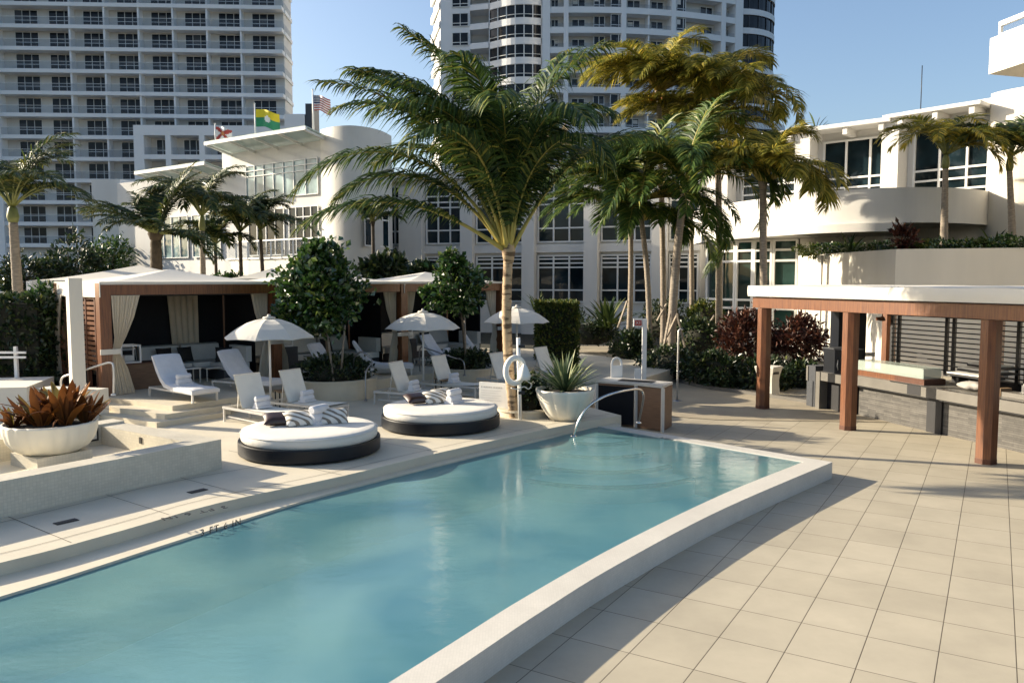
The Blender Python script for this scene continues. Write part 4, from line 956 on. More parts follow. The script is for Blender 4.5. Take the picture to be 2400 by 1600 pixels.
# flags on the club house roof
def flag(px, py0, py1, Y, fy0, fy1, w_px, kind, label):
    p0, p1 = at(px, py0, Y), at(px, py1, Y); root = thing('flagpole', label, 'flag', p1, 'flags on the club house roof')
    p1.x = p0.x; b = MB(); b.tube([p1, p0], [.06, .04], 'frame', 8); b.lathe([(.0, -.02), (.07, .03), (.0, .12)], p0, 'frame', 8, cap=False); part(b, 'pole', root)
    a, c = at(px, fy0, Y), at(px, fy1, Y); H = a.z-c.z; W = w_px/1880*Y
    def f(u, v): return a+Vector((W*u, .22*math.sin(u*7+v)*u**.5, -H*v-.30*H*u*u*.8+.10*H*math.sin(u*6)*u))
    b = MB(); nu, nv = 24, 13
    i = b.add([f(x/nu, y/nv) for y in range(nv+1) for x in range(nu+1)])
    for y in range(nv):
        for x in range(nu):
            u, v = (x+.5)/nu, (y+.5)/nv
            if kind == 'us': m = 'blue' if (u < .42 and v < 7/13) else ('red' if y % 2 == 0 else 'offwhite')
            elif kind == 'city': m = 'offwhite' if ((u-.55)*1.35)**2+(v-.52)**2 < .034 else ('yellow' if v < .5 else 'green')
            else:
                dg = abs(u-v) < .16 or abs(u-(1-v)) < .16; ctr = ((u-.5)*1.3)**2+(v-.5)**2 < .03
                m = 'orange' if ctr else ('red' if dg else 'offwhite')
            k = i+y*(nu+1)+x; b.face([k, k+1, k+nu+2, k+nu+1], m, uv=[(0, 0)]*4, smooth=True)
    if kind == 'us':
        for r_ in range(5):
            for c_ in range(6):
                q = f(.04+.066*c_, .05+.1*r_)+Vector((0, -.012, 0)); b.box(q, (.05, .004, .05), 'offwhite')
    part(b, 'cloth', root)
flag(504, 292, 348, 54, 297, 327, 37, 'fl', 'white flag with a red diagonal cross, the lowest and leftmost of the three')
flag(597, 245, 338, 52, 256, 297, 55, 'city', 'yellow and green flag with a pale disc, the middle of the three')
flag(733, 212, 312, 50, 223, 259, 39, 'us', 'flag with stars and red and white stripes, the highest and rightmost')
# ------------------------------------------------------------------ fountain basin on the left
fu = Vector((.555, .832, 0)).normalized(); fv = Vector((-.832, .555, 0))        # along the front wall, to the back
fc = G(520, 1097, ZD)                                                            # its right front corner
def fpt(a, q, z=0): return fc-fu*a+fv*q+ZZ*(ZD+z)-ZZ*fc.z+ZZ*0
root = thing('fountain_basin', 'low walled fountain basin faced with pale mosaic, at the left edge', 'fountain', fpt(3, 1.4))
b = MB(); b.obox(fpt(9, 0), fu*9, fv*.36, ZZ*.466, 'mosaic'); part(b, 'front_wall', root)
b = MB(); b.obox(fpt(.42, .362), fu*.42, fv*2.35, ZZ*.464, 'mosaic'); part(b, 'end_wall', root)
b = MB(); b.obox(fpt(9, 2.714), fu*9, fv*.36, ZZ*.50, 'mosaic'); bw = part(b, 'back_wall', root)
b = MB(); o = fpt(.74, 2.712, .23); b.obox(o, fu*.26, -fv*.02, ZZ*.22, 'blackmatt'); b.obox(o+fu*.035-fv*.021+ZZ*.035, fu*.19, -fv*.004, ZZ*.15, 'cushion'); part(b, 'niche', root, None, bw)
b = MB(); b.obox(fpt(.424, 1.5, .30), -fu*.012, fv*.06, ZZ*.10, 'drain'); part(b, 'outlet', root)
b = MB(); b.obox(fpt(9, .363), fu*8.575, fv*2.35, ZZ*.15, 'coping'); part(b, 'floor', root)
pc = G(122, 1085, ZD+.15); pc = Vector((pc.x, pc.y, ZD+.151))
def bigpot(c, label, r, h, lobes=18, amp=.045, prof=None):
    root = thing('planter_pot', label, 'plant pot', c)
    b = MB(); prof = prof or [(.55, 0), (.62, .02), (.80, .18), (.93, .42), (.985, .70), (1.0, .92), (1.0, 1.0), (.955, 1.0), (.93, .93), (.9, .86)]
    b.lathe([(p*r, z*h) for p, z in prof], c, 'potwhite', 108, lobes, amp, smooth=True, cap=False); b.lathe([(prof[0][0]*r, 0), (.001, .002)], c, 'potwhite', 108, 0, 0, cap=False); part(b, 'bowl', root)
    b = MB(); b.lathe([(.9*r, .86*h), (.5*r, .90*h), (.001, .92*h)], c, 'soil', 36, cap=False); part(b, 'soil', root)
b = MB(); b.box(pc, (.82, .82, .19), 'mosaic', .98); solo(b, 'pot_plinth', 'square mosaic plinth under the pot of rusty bromeliads', 'plinth', origin=pc)
bigpot(pc+ZZ*.191, 'wide fluted white bowl planted with rusty orange bromeliads', .66, .46, 20)
apc = G(1324, 982, ZD); apc.z = ZD+.004
bigpot(apc, 'fluted white pot planted with a spiky variegated plant, beside the pool corner', .64, .66, 12, .05, [(.42, 0), (.52, .01), (.66, .18), (.82, .45), (.95, .74), (1.0, .93), (1.0, 1.0), (.93, 1.0), (.90, .94), (.88, .88)])
def blade(b, p, az, el, L, W, bend, m, n=7, fold=.25, tip=.9, tw=0):
    d = Vector((math.cos(az)*math.cos(el), math.sin(az)*math.cos(el), math.sin(el))); rows = []; q = Vector(p); e = el
    for k in range(n+1):
        t = k/n; dd = Vector((math.cos(az)*math.cos(e), math.sin(az)*math.cos(e), math.sin(e)))
        s = Vector((-math.sin(az), math.cos(az), 0)); up = s.cross(dd)
        w_ = W*(.55+.75*t if t < .55 else .96*(1-((t-.55)/.45)**2.2)+.02)*.5
        rows.append((q-s*w_+up*w_*fold, q.copy(), q+s*w_+up*w_*fold)); q = q+dd*(L/n); e -= bend/n*(.4+1.2*t); az += tw/n
    i = b.add([v for r_ in rows for v in r_])
    for k in range(n):
        for j in (0, 1):
            a = i+k*3+j; b.face([a, a+1, a+4, a+3], m, uv=[(0, 0), (1, 0), (1, 1), (0, 1)], smooth=True)
rnd = random.Random(11)
pt_ = pc+ZZ*.60
root = thing('bromeliad_plant', 'rusty orange bromeliads growing in the wide fluted bowl', 'plant', pt_)
for (dx, dy, s) in ((-.36, .1, .8), (-.06, -.12, 1.15), (.24, -.02, 1.2), (.08, .28, 1.25), (-.18, .32, 1.0), (.42, .22, .95), (-.5, -.1, .7)):
    b = MB(); n_ = 15
    for k in range(n_):
        el = R(rnd.uniform(50, 86)); az = 2*math.pi*k/n_*2.618+rnd.random()*.5
        blade(b, pt_+Vector((dx, dy, -.03))+Vector((math.cos(az), math.sin(az), 0))*.03, az, el, s*rnd.uniform(.42, .66), s*rnd.uniform(.11, .15), R(rnd.uniform(10, 75)), 'bromeliad', 9, .42)
    for k in range(3):
        az = rnd.random()*6.3; blade(b, pt_+Vector((dx, dy, -.02)), az, R(rnd.uniform(35, 60)), s*rnd.uniform(.6, .8), .05, R(90), 'bromeliad', 8, .4)
    part(b, 'rosette', root)
pt_ = apc+ZZ*.60
root = thing('spiky_plant', 'spiky green and cream striped plant in the fluted pot by the pool corner', 'plant', pt_)
b = MB()
for k in range(105):
    t = k/105; az = k*2.39996; el = R(88-70*t**.8+rnd.uniform(-6, 6)); blade(b, pt_+Vector((math.cos(az), math.sin(az), 0))*.05, az, el, rnd.uniform(.62, 1.0), rnd.uniform(.045, .065), R(rnd.uniform(10, 50)), 'aloe', 6, .35, tw=rnd.uniform(-.3, .3))
part(b, 'leaves', root)

# ------------------------------------------------------------------ palms
def frond(b, base, az, el, L, droop, rnd, ll=.75, lw=.045, nl=46, leaf='palmleaf', stem='stem', start=.16, curl=0.0, rs=.045, ldroop=1.0, vee=.35, wind=None, power=1.35, bare=0):
    n = 18; pts = []; dirs = []; q = Vector(base)
    for k in range(n+1):
        t = k/n; e = el-droop*t**power; a = az+curl*t*t
        d = Vector((math.cos(a)*math.cos(e), math.sin(a)*math.cos(e), math.sin(e)))
        if wind: d = (d+Vector(wind)*t*t).normalized()
        pts.append(q.copy()); dirs.append(d); q = q+d*(L/n)
    rad = [max(.006, rs*(1-t/n)**1.1*(1.0 if t > 2 else 1.15)) for t in range(n+1)]
    b.tube(pts, rad, stem, 6)
    for k in range(nl):
        t = start+(1-start)*(k+.5)/nl; x = t*n; i = min(int(x), n-1); fr = x-i
        p = pts[i].lerp(pts[i+1], fr); d = dirs[i].lerp(dirs[i+1], fr).normalized()
        s = d.cross(ZZ)
        if s.length < .15: s = Vector((-math.sin(az), math.cos(az), 0))*-1
        s = s.normalized(); nrm = s.cross(d).normalized()
        pr = (min(1, (t-start)/.22+.35))*(1-.62*max(0, (t-.55)/.45)**1.5)
        A = R(70-34*t)
        for sg in (-1, 1):
            if rnd.random() < .04: continue
            v = (s*sg*math.sin(A)+d*math.cos(A)+nrm*(vee*rnd.uniform(.5, 1.3))+Vector((rnd.uniform(-.1, .1), rnd.uniform(-.1, .1), rnd.uniform(-.08, .08)))).normalized()
            l = ll*pr*rnd.uniform(.85, 1.12); c = p.copy(); rows = []; wv = v.cross(nrm).normalized()
            wv = (wv+nrm*rnd.uniform(-.5, .5)).normalized(); dr = ldroop*rnd.uniform(.7, 1.35)
            for j, ww in enumerate((.55, 1.0, .7)):
                rows.append((c-wv*lw*ww*.5, c+wv*lw*ww*.5)); c = c+v*(l/3)
                v = (v-ZZ*(dr*.30)+(Vector(wind)*.25 if wind else Vector((0, 0, 0)))).normalized()
            i0 = b.add([u for r_ in rows for u in r_]+[c])
            for j in (0, 2): b.face([i0+j, i0+j+1, i0+j+3, i0+j+2], leaf, uv=[(0, 0), (1, 0), (1, 1), (0, 1)])
            b.face([i0+4, i0+5, i0+6], leaf, uv=[(0, 0), (1, 0), (.5, 1)])
def trunk(b, p0, p1, r0, r1, m, bow=(0, 0, 0), n=28, ring=.03, seg=14, flare=.35):
    p0, p1 = Vector(p0), Vector(p1); pts = []; rs = []; bow = Vector(bow)
    for k in range(n+1):
        t = k/n; pts.append(p0.lerp(p1, t)+bow*math.sin(math.pi*t)); r = r0+(r1-r0)*t+r0*flare*max(0, 1-t*9)**2
        rs.append(r*(1+ring*(1 if k % 2 else -1)))
    b.tube(pts, rs, m, seg)
def palm(label, base, top, r0, r1, fr, seed, cat_='palm tree', name='palm_tree', group=None, bark='trunkgrey', bow=(0, 0, 0), shaft=None, each=True, ringn=30, coconuts=0, inner=False, **kw):
    rnd = random.Random(seed); base, top = Vector(base), Vector(top)
    root = thing(name, label, cat_, base, group)
    b = MB(); trunk(b, base, top, r0, r1, bark, bow, ringn); part(b, 'trunk', root)
    hub = top
    if shaft:
        b = MB(); d = (top-base).normalized(); hub = top+ZZ*shaft; b.tube([top-ZZ*.02, top+ZZ*shaft*.3, top+ZZ*shaft*.8, hub], [r1*1.05, r1*1.45, r1*1.1, r1*.6], 'stemgreen', 12); part(b, 'crownshaft', root)
    else:
        b = MB(); b.tube([top-ZZ*.25, top, top+ZZ*.25], [r1*1.05, r1*1.5, r1*.9], bark, 12); part(b, 'crown_base', root)
    if each:
        for (az, el, L, dr, cu) in fr:
            b = MB(); a = R(az); kk = dict(kw)
            if inner and el > 74: kk['start'] = rnd.uniform(.10, .16); kk['rs'] = .035; kk['ldroop'] = rnd.uniform(1.9, 2.5)
            kk['ll'] = kk.get('ll', .75)*rnd.uniform(.88, 1.1)
            frond(b, hub+Vector((math.cos(a), math.sin(a), 0))*r1*.6, a, R(el), L, R(dr), rnd, curl=cu, **kk); part(b, 'frond', root)
    else:
        b = MB()
        for (az, el, L, dr, cu) in fr: a = R(az); frond(b, hub+Vector((math.cos(a), math.sin(a), 0))*r1*.6, a, R(el), L, R(dr), rnd, curl=cu, **kw)
        part(b, 'crown', root)
    if coconuts:
        for k in range(coconuts):
            b = MB(); a = rnd.random()*6.28; p = hub+Vector((math.cos(a)*.28, math.sin(a)*.28, -.12-rnd.random()*.2)); b.lathe([(.001, -.14), (.08, -.09), (.11, 0), (.075, .09), (.001, .13)], p, 'orange', 10, cap=False); part(b, 'coconut', root)
    return root
# the tall leaning palm in the middle
pb_, pt2 = at(1207, 985, 17.3), at(1192, 588, 17.3)
palm('tall coconut palm with yellow leaf stalks and a scarred tan trunk, behind the lifebuoy post', (pb_.x, 17.3, ZD-.1), pt2, .112, .10, [
    (186, 58, 5.5, 128, .05), (196, 32, 4.6, 78, 0), (177, 66, 5.7, 62, -.1), (165, 74, 5.3, 62, .2), (200, 86, 5.2, 55, .1), (30, 86, 5.2, 62, .2), (4, 62, 4.3, 72, .1),
    (85, 78, 4.8, 110, 0), (268, 84, 4.7, 125, .2), (300, 80, 4.6, 125, .2), (232, 78, 4.9, 118, -.2), (60, 84, 4.4, 100, 0), (135, 82, 5.0, 90, 0), (330, 86, 4.2, 110, .3),
    (215, 80, 5.0, 95, 0), (250, 86, 4.9, 95, .3), (172, 54, 4.5, 112, .2), (150, 70, 4.7, 115, .1), (20, 80, 3.9, 125, .1), (315, 78, 4.0, 130, .2), (190, 78, 5.4, 78, -.2),
    (240, 72, 4.5, 125, .1), (100, 86, 4.9, 75, .2), (150, 88, 5.2, 50, .4), (205, 72, 5.1, 100, .1), (182, 82, 5.3, 85, .2), (350, 88, 5.0, 75, .2)],
    3, bark='trunk', bow=(-.10, 0, 0), ringn=44, ll=1.15, lw=.046, nl=108, start=.24, rs=.05, ldroop=1.9, vee=.24, wind=(-.26, 0, -.05), power=1.7, inner=True, leaf='palmmain')
WG = (-.42, -.05, -.10)
def crown(seed, n, L, lo=35, hi=85, d0=60, d1=120):
    r = random.Random(seed); return [((k*137.5+r.uniform(-15, 15)) % 360, lo+(hi-lo)*((k*.618) % 1), L*r.uniform(.85, 1.12), r.uniform(d0, d1), r.uniform(-.3, .3)) for k in range(n)]
GC = 'coconut palms in the planting bed behind the pool'
for (b0, t0, Y, r, lab, sd, n, L, lf, cn_, bw) in (
    ((1556, 775), (1543, 215), 34.5, .13, 'tall golden coconut palm with a straight pale trunk, left of the two tallest', 21, 17, 3.5, 'palmgold', 4, (.05, 0, 0)),
    ((1686, 745), (1680, 248), 34, .15, 'tall golden coconut palm with coconuts, right of the two tallest', 22, 18, 3.6, 'palmgold', 5, (.05, 0, 0)),
    ((1573, 815), (1606, 430), 30, .17, 'stout coconut palm with a dark leaning trunk held by timber props', 23, 17, 3.6, 'palmleaf', 0, (-.1, 0, 0)),
    ((1622, 775), (1614, 318), 35.5, .11, 'slender coconut palm behind the stout dark trunk, its crown between the two tallest', 27, 16, 3.7, 'palmgold', 0, (.05, 0, 0)),
    ((1473, 778), (1478, 520), 33, .12, 'low dark coconut palm with the leftmost thin trunk of the bed', 24, 16, 3.5, 'palmleaf', 0, (.05, 0, 0)),
    ((1523, 800), (1497, 470), 32, .12, 'coconut palm with a thin trunk leaning left, behind the exit sign', 25, 17, 3.9, 'palmleaf', 0, (.12, 0, 0)),
    ((1791, 860), (1788, 428), 29, .15, 'coconut palm with a straight ringed trunk rising behind the bar canopy', 26, 15, 3.3, 'palmgold', 0, (.0, 0, 0))):
    p0, p1 = at(*b0, Y), at(*t0, Y); p0.z = max(-.05, min(p0.z, .6)) if b0[1] < 850 else 0
    palm(lab, p0, p1, r, r*.78, crown(sd, n+11, L*(1.20 if sd in (24, 25) else .88 if sd == 26 else 1.10), 12 if sd in (24, 25) else 25, 88, 65, 125), sd, group=GC, bow=bw, ll=1.12, lw=.056, nl=84, leaf=lf, rs=.05, wind=WG, coconuts=cn_, ldroop=1.35, start=.16)
# royal palms and small palms on the left
GL = 'palms in front of the club house'
def lp(b0, t0, Y, r, lab, sd, n, L, name='palm_tree', bark='trunkgrey', shaft=.9, ll=.6, lf='palmdark', wind=(.14, 0, -.02), lo=38, hi=88, d0=75, d1=125, lw=.045, nl=38, **k):
    p0, p1 = at(*b0, Y), at(*t0, Y); p0.z = min(p0.z, 1.0)
    palm(lab, p0, p1, r, r*.7, crown(sd, n+6, L*1.12, lo, hi, d0, d1), sd, group=GL, bark=bark, shaft=shaft, ll=ll*1.25, lw=lw*1.4, nl=nl+8, leaf=lf, stem='stemgreen', wind=wind, rs=.04, ldroop=1.5, **k)
lp((46, 715), (31, 520), 30, .21, 'big royal palm with a stout pale trunk behind the left hedge', 41, 14, 3.0, shaft=.6, ll=.75)
lp((365, 640), (365, 548), 33, .30, 'feathery date palm with a thick dark trunk behind the nearest cabana', 42, 30, 2.7, bark='trunkdark', shaft=None, ll=.5, lo=0, hi=85, d0=25, d1=70, lf='palmdark', wind=(0, 0, 0))
lp((475, 660), (474, 540), 36, .15, 'royal palm with a smooth pale trunk right of the date palm', 43, 13, 2.8, shaft=.7, ll=.7)
lp((508, 650), (505, 590), 40, .10, 'low palm with a dark trunk right of the pale royal palm', 44, 10, 2.1, shaft=.4, bark='trunkdark')
lp((566, 650), (563, 565), 40, .12, 'dark shaded palm in the middle of the small palms by the terrace', 45, 11, 2.4, shaft=.5, bark='trunkdark')
lp((620, 650), (611, 560), 40, .12, 'dark palm with one long frond reaching right, nearest the club window', 46, 11, 2.6, shaft=.5, bark='trunkdark', wind=(.25, 0, 0))
lp((876, 600), (874, 520), 44, .12, 'small dark palm in front of the rounded club wall', 47, 11, 1.8, shaft=None, bark='trunkdark', ll=.5)
for (b0, t0, Y, r, lab, sd, n, L) in (((2213, 562), (2216, 395), 32, .16, 'feathery palm with a grey trunk in the raised planter, left of two', 51, 13, 2.6), ((2376, 560), (2366, 400), 31.5, .15, 'feathery palm at the right edge of the raised planter', 52, 13, 2.5)):
    p0, p1 = at(*b0, Y), at(*t0, Y); p0.z = 4.5
    palm(lab, p0, p1, r, r*.65, crown(sd, n+6, L*1.1, 30, 88, 85, 145), sd, group='palms in the raised planter', shaft=.55, ll=.75, lw=.06, nl=46, leaf='palmgold' if sd == 51 else 'palmdark', stem='stemgreen', rs=.035, wind=(-.05, 0, -.05))
p0 = at(1312, 420, 58); palm('pale dry palm on the roof behind the tall palm', (p0.x, 58, 10.5), at(1312, 345, 58), .12, .1, crown(61, 16, 1.9, 0, 88, 20, 60), 61, leaf='dryleaf', ll=.6, lw=.09, each=False, shaft=None)
p0 = at(1912, 315, 43); root = thing('fan_palm', 'dark upright fan plant on the roof of the curved wing', 'plant', (p0.x, 43, 11.2)); rnd = random.Random(8)
b = MB()
for k in range(11): blade(b, Vector((p0.x, 43, 11.2)), rnd.choice((0, math.pi))+rnd.uniform(-.4, .4), R(rnd.uniform(25, 88)), rnd.uniform(.8, 1.35), .26, R(rnd.uniform(10, 60)), 'palmdark', 7, .2)
part(b, 'leaves', root)
# ------------------------------------------------------------------ trees, bushes, hedges
def leaves(b, c, rad, n, size, m, rnd, shell=.55, asp=.62, clumps=14, box=False, up=.25):
    c = Vector(c); cl = []
    for k in range(clumps):
        v = Vector((rnd.gauss(0, 1), rnd.gauss(0, 1), rnd.gauss(0, 1))).normalized()*rnd.uniform(.45, 1.0)
        cl.append(Vector((v.x*rad[0], v.y*rad[1], v.z*rad[2])))
    for k in range(n):
        if box:
            f = rnd.choice((0, 0, 1, 1, 2, 2, 3)); v = Vector((rnd.uniform(-1, 1), rnd.uniform(-1, 1), rnd.uniform(-1, 1)))
            if f == 0: v.y = -1+abs(rnd.gauss(0, .10))
            elif f == 1: v.z = 1-abs(rnd.gauss(0, .08))
            elif f == 2: v.x = rnd.choice((-1, 1))*(1-abs(rnd.gauss(0, .08)))
            p = Vector((v.x*rad[0], v.y*rad[1], v.z*rad[2])); n0 = v
        elif rnd.random() < .72:
            q = rnd.choice(cl); s = .34; p = q*rnd.uniform(.75, 1.10)+Vector((rnd.gauss(0, s)*rad[0], rnd.gauss(0, s)*rad[1], rnd.gauss(0, s)*rad[2]))*.52; n0 = p
        else:
            v = Vector((rnd.gauss(0, 1), rnd.gauss(0, 1), rnd.gauss(0, 1))).normalized()*rnd.uniform(shell, 1)
            p = Vector((v.x*rad[0], v.y*rad[1], v.z*rad[2])); n0 = v
        d = (n0.normalized()*.7+Vector((rnd.uniform(-1, 1), rnd.uniform(-1, 1), rnd.uniform(-1, 1)+up))).normalized()
        nn = Vector((rnd.uniform(-1, 1), rnd.uniform(-1, 1), rnd.uniform(0, 1.4)))
        l = size*rnd.uniform(.65, 1.3); b.leaf(c+p, d, nn, l, l*asp, m)
def tree(label, base, c, rad, n, size, m, seed, r0=.05, cat_='tree', name='leafy_tree', asp=.7, group=None, extra=()):
    rnd = random.Random(seed); base, c = Vector(base), Vector(c); root = thing(name, label, cat_, base, group)
    b = MB(); b.tube([base, base.lerp(c, .5)+Vector((.04, 0, 0)), c], [r0, r0*.8, r0*.4], 'bark', 8)
    for k in range(9):
        v = Vector((rnd.uniform(-1, 1)*rad[0], rnd.uniform(-1, 1)*rad[1], rnd.uniform(-.7, .9)*rad[2])); s = base.lerp(c, rnd.uniform(.6, .95)); b.tube([s, s.lerp(c+v, .5)+ZZ*.06, c+v*.85], [r0*.4, r0*.25, r0*.1], 'bark', 5)
    part(b, 'trunk', root)
    b = MB(); leaves(b, c, rad, n, size, m, rnd, asp=asp)
    for (dx, dy, dz, rr, k) in extra: leaves(b, c+Vector((dx, dy, dz)), rr, k, size, m, rnd, asp=asp, clumps=6)
    part(b, 'crown', root)
def bush(label, c, rad, n, size, m, seed, name='bush', box=False, asp=.55, group=None, cat_='bush'):
    rnd = random.Random(seed); b = MB(); leaves(b, c, rad, n, size, m, rnd, .6, asp, 12, box)
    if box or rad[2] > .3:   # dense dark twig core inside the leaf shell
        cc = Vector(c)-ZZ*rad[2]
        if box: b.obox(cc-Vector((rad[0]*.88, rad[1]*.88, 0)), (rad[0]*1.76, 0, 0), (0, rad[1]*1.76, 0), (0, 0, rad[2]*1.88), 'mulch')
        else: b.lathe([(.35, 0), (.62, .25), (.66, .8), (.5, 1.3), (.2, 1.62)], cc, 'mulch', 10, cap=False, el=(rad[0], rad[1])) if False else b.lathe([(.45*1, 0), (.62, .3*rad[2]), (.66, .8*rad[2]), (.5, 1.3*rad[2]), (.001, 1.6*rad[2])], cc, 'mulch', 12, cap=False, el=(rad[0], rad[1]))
    return solo(b, name, label, cat_, group, Vector(c)-ZZ*rad[2])
def Bx(px, pt, pb2, hw, Y):       # centre and radii of something seen in this picture box
    c = at(px, (pt+pb2)/2, Y); return c, hw/1880*Y, (pb2-pt)/2/1880*Y
def ringplanter(px, Y, r, z1, label, seed, shrub=True, name='round_planter', a0=0):
    x = at(px, 700, Y).x; c = Vector((x, Y, ZD)); root = thing(name, label, 'planter', c)
    b = MB(); b.lathe([(r, 0), (r, z1-ZD-.05), (r+.03, z1-ZD-.045), (r+.03, z1-ZD), (r-.12, z1-ZD), (r-.12, z1-ZD-.12)], c, 'step', 48, cap=False, smooth=False); part(b, 'wall', root)
    b = MB(); b.lathe([(r-.11, z1-ZD-.11), (.001, z1-ZD-.06)], c, 'mulch', 32, cap=False); part(b, 'soil', root)
    return c
c1 = ringplanter(778, 20.6, 1.10, .93, 'low round stone planter at the foot of the leafy tree between the cabanas', 1)
c2 = ringplanter(1092, 23.2, .95, .93, 'low round stone planter at the foot of the smaller leafy tree', 2)
c3 = ringplanter(1232, 17.75, .62, .60, 'low curved stone bed around the tall palm trunk', 3, name='palm_bed')
bush('dark low shrubs in the round planter between the cabanas', V3(c1, 1.12)+Vector((.1, -.1, 0)), (1.0, .95, .34), 2600, .13, 'hedge', 71)
bush('dark low shrubs in the planter under the smaller leafy tree', V3(c2, 1.10), (.9, .85, .32), 2000, .13, 'hedge', 72)
bush('dark shrubs in the bed at the foot of the tall palm', V3(c3, .93)+Vector((.05, .05, 0)), (.55, .5, .42), 1500, .12, 'hedge', 73)
cc, rx, rz_ = Bx(752, 590, 790, 98, 20.6)
tree('round leafy tree with glossy leaves between the nearest and middle cabanas', V3(c1, .85)+Vector((-.1, 0, 0)), cc, (rx*1.02, rx*.9, rz_*.98), 3500, .185, 'leaf', 81, .05, extra=((-.18, 0, .88, (.36, .36, .45), 600), (.3, .1, .62, (.3, .3, .35), 260), (-.75, -.2, -.6, (.35, .35, .35), 350)))
cc, rx, rz_ = Bx(1072, 612, 742, 66, 22.9)
tree('smaller leafy tree with glossy leaves in front of the farthest cabana', V3(c2, .85), cc, (rx, rx*.9, rz_), 2300, .175, 'leaf', 82, .045, extra=((-.12, 0, .75, (.35, .35, .35), 450), (-.75, 0, -.25, (.3, .3, .25), 250)))
for p, q, lb in (((767, 776), (782, 893), 'thin pale stake at the left of the leafy tree'), ((808, 762), (800, 868), 'thin dark stake leaning at the right of the leafy tree')):
    b = MB(); b.tube([at(*q, 19.9), at(*p, 20.1)], .028, 'trunkgrey', 6); solo(b, 'tree_stake', lb, 'stake', 'stakes of the leafy trees', at(*q, 19.9))
b = MB(); b.tube([at(1091, 838, 22.6), at(1089, 735, 22.7)], .03, 'trunkgrey', 6); solo(b, 'tree_stake', 'thin pale stake under the smaller leafy tree', 'stake', 'stakes of the leafy trees', at(1091, 838, 22.6))
bush('clipped dark hedge at the left edge, left of the nearest cabana', (-14.1, 20.6, 1.72), (2.75, 1.0, 1.28), 7500, .17, 'hedge', 91, 'clipped_hedge', True, cat_='hedge')
bush('loose light green shrub on top of the left hedge beside the cabana', (-11.7, 20.4, 2.75), (.55, .5, .60), 900, .16, 'leaf', 92)
bush('tall clipped hedge block with a light green top, right of the farthest cabana', (1.52, 27.4, 1.50), (.68, .8, 1.18), 5200, .13, 'hedgelight', 93, 'clipped_hedge', True, cat_='hedge')
for k, (px, t_, b_, hw, Y, n, m, lb) in enumerate((
    (1385, 742, 806, 62, 38, 2200, 'hedge', 'dark shrubs along the garden path, the group farthest up the path'),
    (1480, 772, 858, 52, 31, 2400, 'hedge', 'dark shrubs behind the exit sign post'),
    (1570, 806, 892, 62, 27.6, 2600, 'hedge', 'dark shrubs behind the thin shower pole'),
    (1672, 826, 908, 70, 25.9, 2800, 'hedge', 'dark low hedge left of the waste bin'),
    (1790, 848, 922, 70, 25.4, 2800, 'hedge', 'dark low hedge behind the waste bin'),
    (1880, 846, 918, 55, 25.8, 1800, 'hedge', 'dark low hedge left of the black bar cabinet'),
    (1652, 700, 770, 40, 35, 1300, 'hedgelight', 'light green bush under the curved balcony'),
    (1335, 715, 760, 40, 42, 900, 'hedge', 'dark bush against the white wing wall'),
    (1560, 700, 790, 60, 36, 1700, 'hedge', 'dark undergrowth between the coconut trunks'),
    (1640, 745, 830, 55, 31, 1500, 'hedge', 'dark undergrowth left of the red bushes'))):
    c, rx, rz_ = Bx(px, t_, b_, hw, Y); bush(lb, c, (rx, min(rx, 1.4), rz_), n, .16, m, 200+k)
def redbush(label, px, t_, b_, hw, Y, n, seed):
    c, rx, rz_ = Bx(px, t_, b_, hw, Y); base = Vector((c.x, Y, 0)); rnd = random.Random(seed); root = thing('red_bush', label, 'bush', base, 'dark red bushes beside the bar')
    b = MB()
    for k in range(9): b.tube([base+Vector((rnd.uniform(-.3, .3), rnd.uniform(-.3, .3), 0)), c+Vector((rnd.uniform(-.8, .8)*rx, rnd.uniform(-.6, .6)*rx, rnd.uniform(-.2, .9)*rz_))], [.03, .012], 'bark', 5)
    part(b, 'stems', root)
    b = MB(); leaves(b, c, (rx*1.05, rx*.9, rz_), int(n*1.5), .19, 'redleaf', rnd, .4, .36, 20, up=.5); part(b, 'foliage', root)
redbush('dark red leafy bush left of the first bar post', 1745, 728, 850, 66, 27.2, 1900, 301)
redbush('dark red leafy bush between the first bar post and the black cabinet', 1872, 734, 858, 66, 26.6, 1900, 302)
def spiky(label, p, n, L, W, m, seed, spread=70):
    rnd = random.Random(seed); b = MB()
    for k in range(n): blade(b, Vector(p)+Vector((rnd.uniform(-.2, .2), rnd.uniform(-.2, .2), 0)), k*2.4, R(88-spread*(k/n)**.7+rnd.uniform(-8, 8)), L*rnd.uniform(.6, 1.1), W, R(rnd.uniform(15, 70)), m, 6, .3)
    return solo(b, 'spiky_shrub', label, 'plant', origin=Vector(p))
spiky('spiky green shrub against the white wing, left of the thin palm trunks', at(1425, 770, 37), 60, 1.9, .16, 'palmdark', 310)
spiky('small spiky plant in the raised planter, left end', V3(at(1998, 600, 32.5), 4.55), 26, .9, .10, 'palmdark', 311)
spiky('small spiky plant at the right of the raised planter', V3(at(2330, 600, 31), 4.55), 24, 1.0, .10, 'palmdark', 312)
spiky('spiky shrub on top of the clipped hedge block', at(1262, 725, 30), 30, .8, .07, 'palmdark', 313)
b = MB(); rnd = random.Random(33)
for k in range(12): leaves(b, V3(at(1900+44*k, 600, 34.5-.55*k), 4.72), (.75, .7, .26), 420, .14, 'leaf' if k % 3 else 'hedgelight', rnd, .4, .6, 6)
tag(b.build('planter_greenery'), 'low green ground cover on top of the raised planter', 'ground cover', kind='stuff')
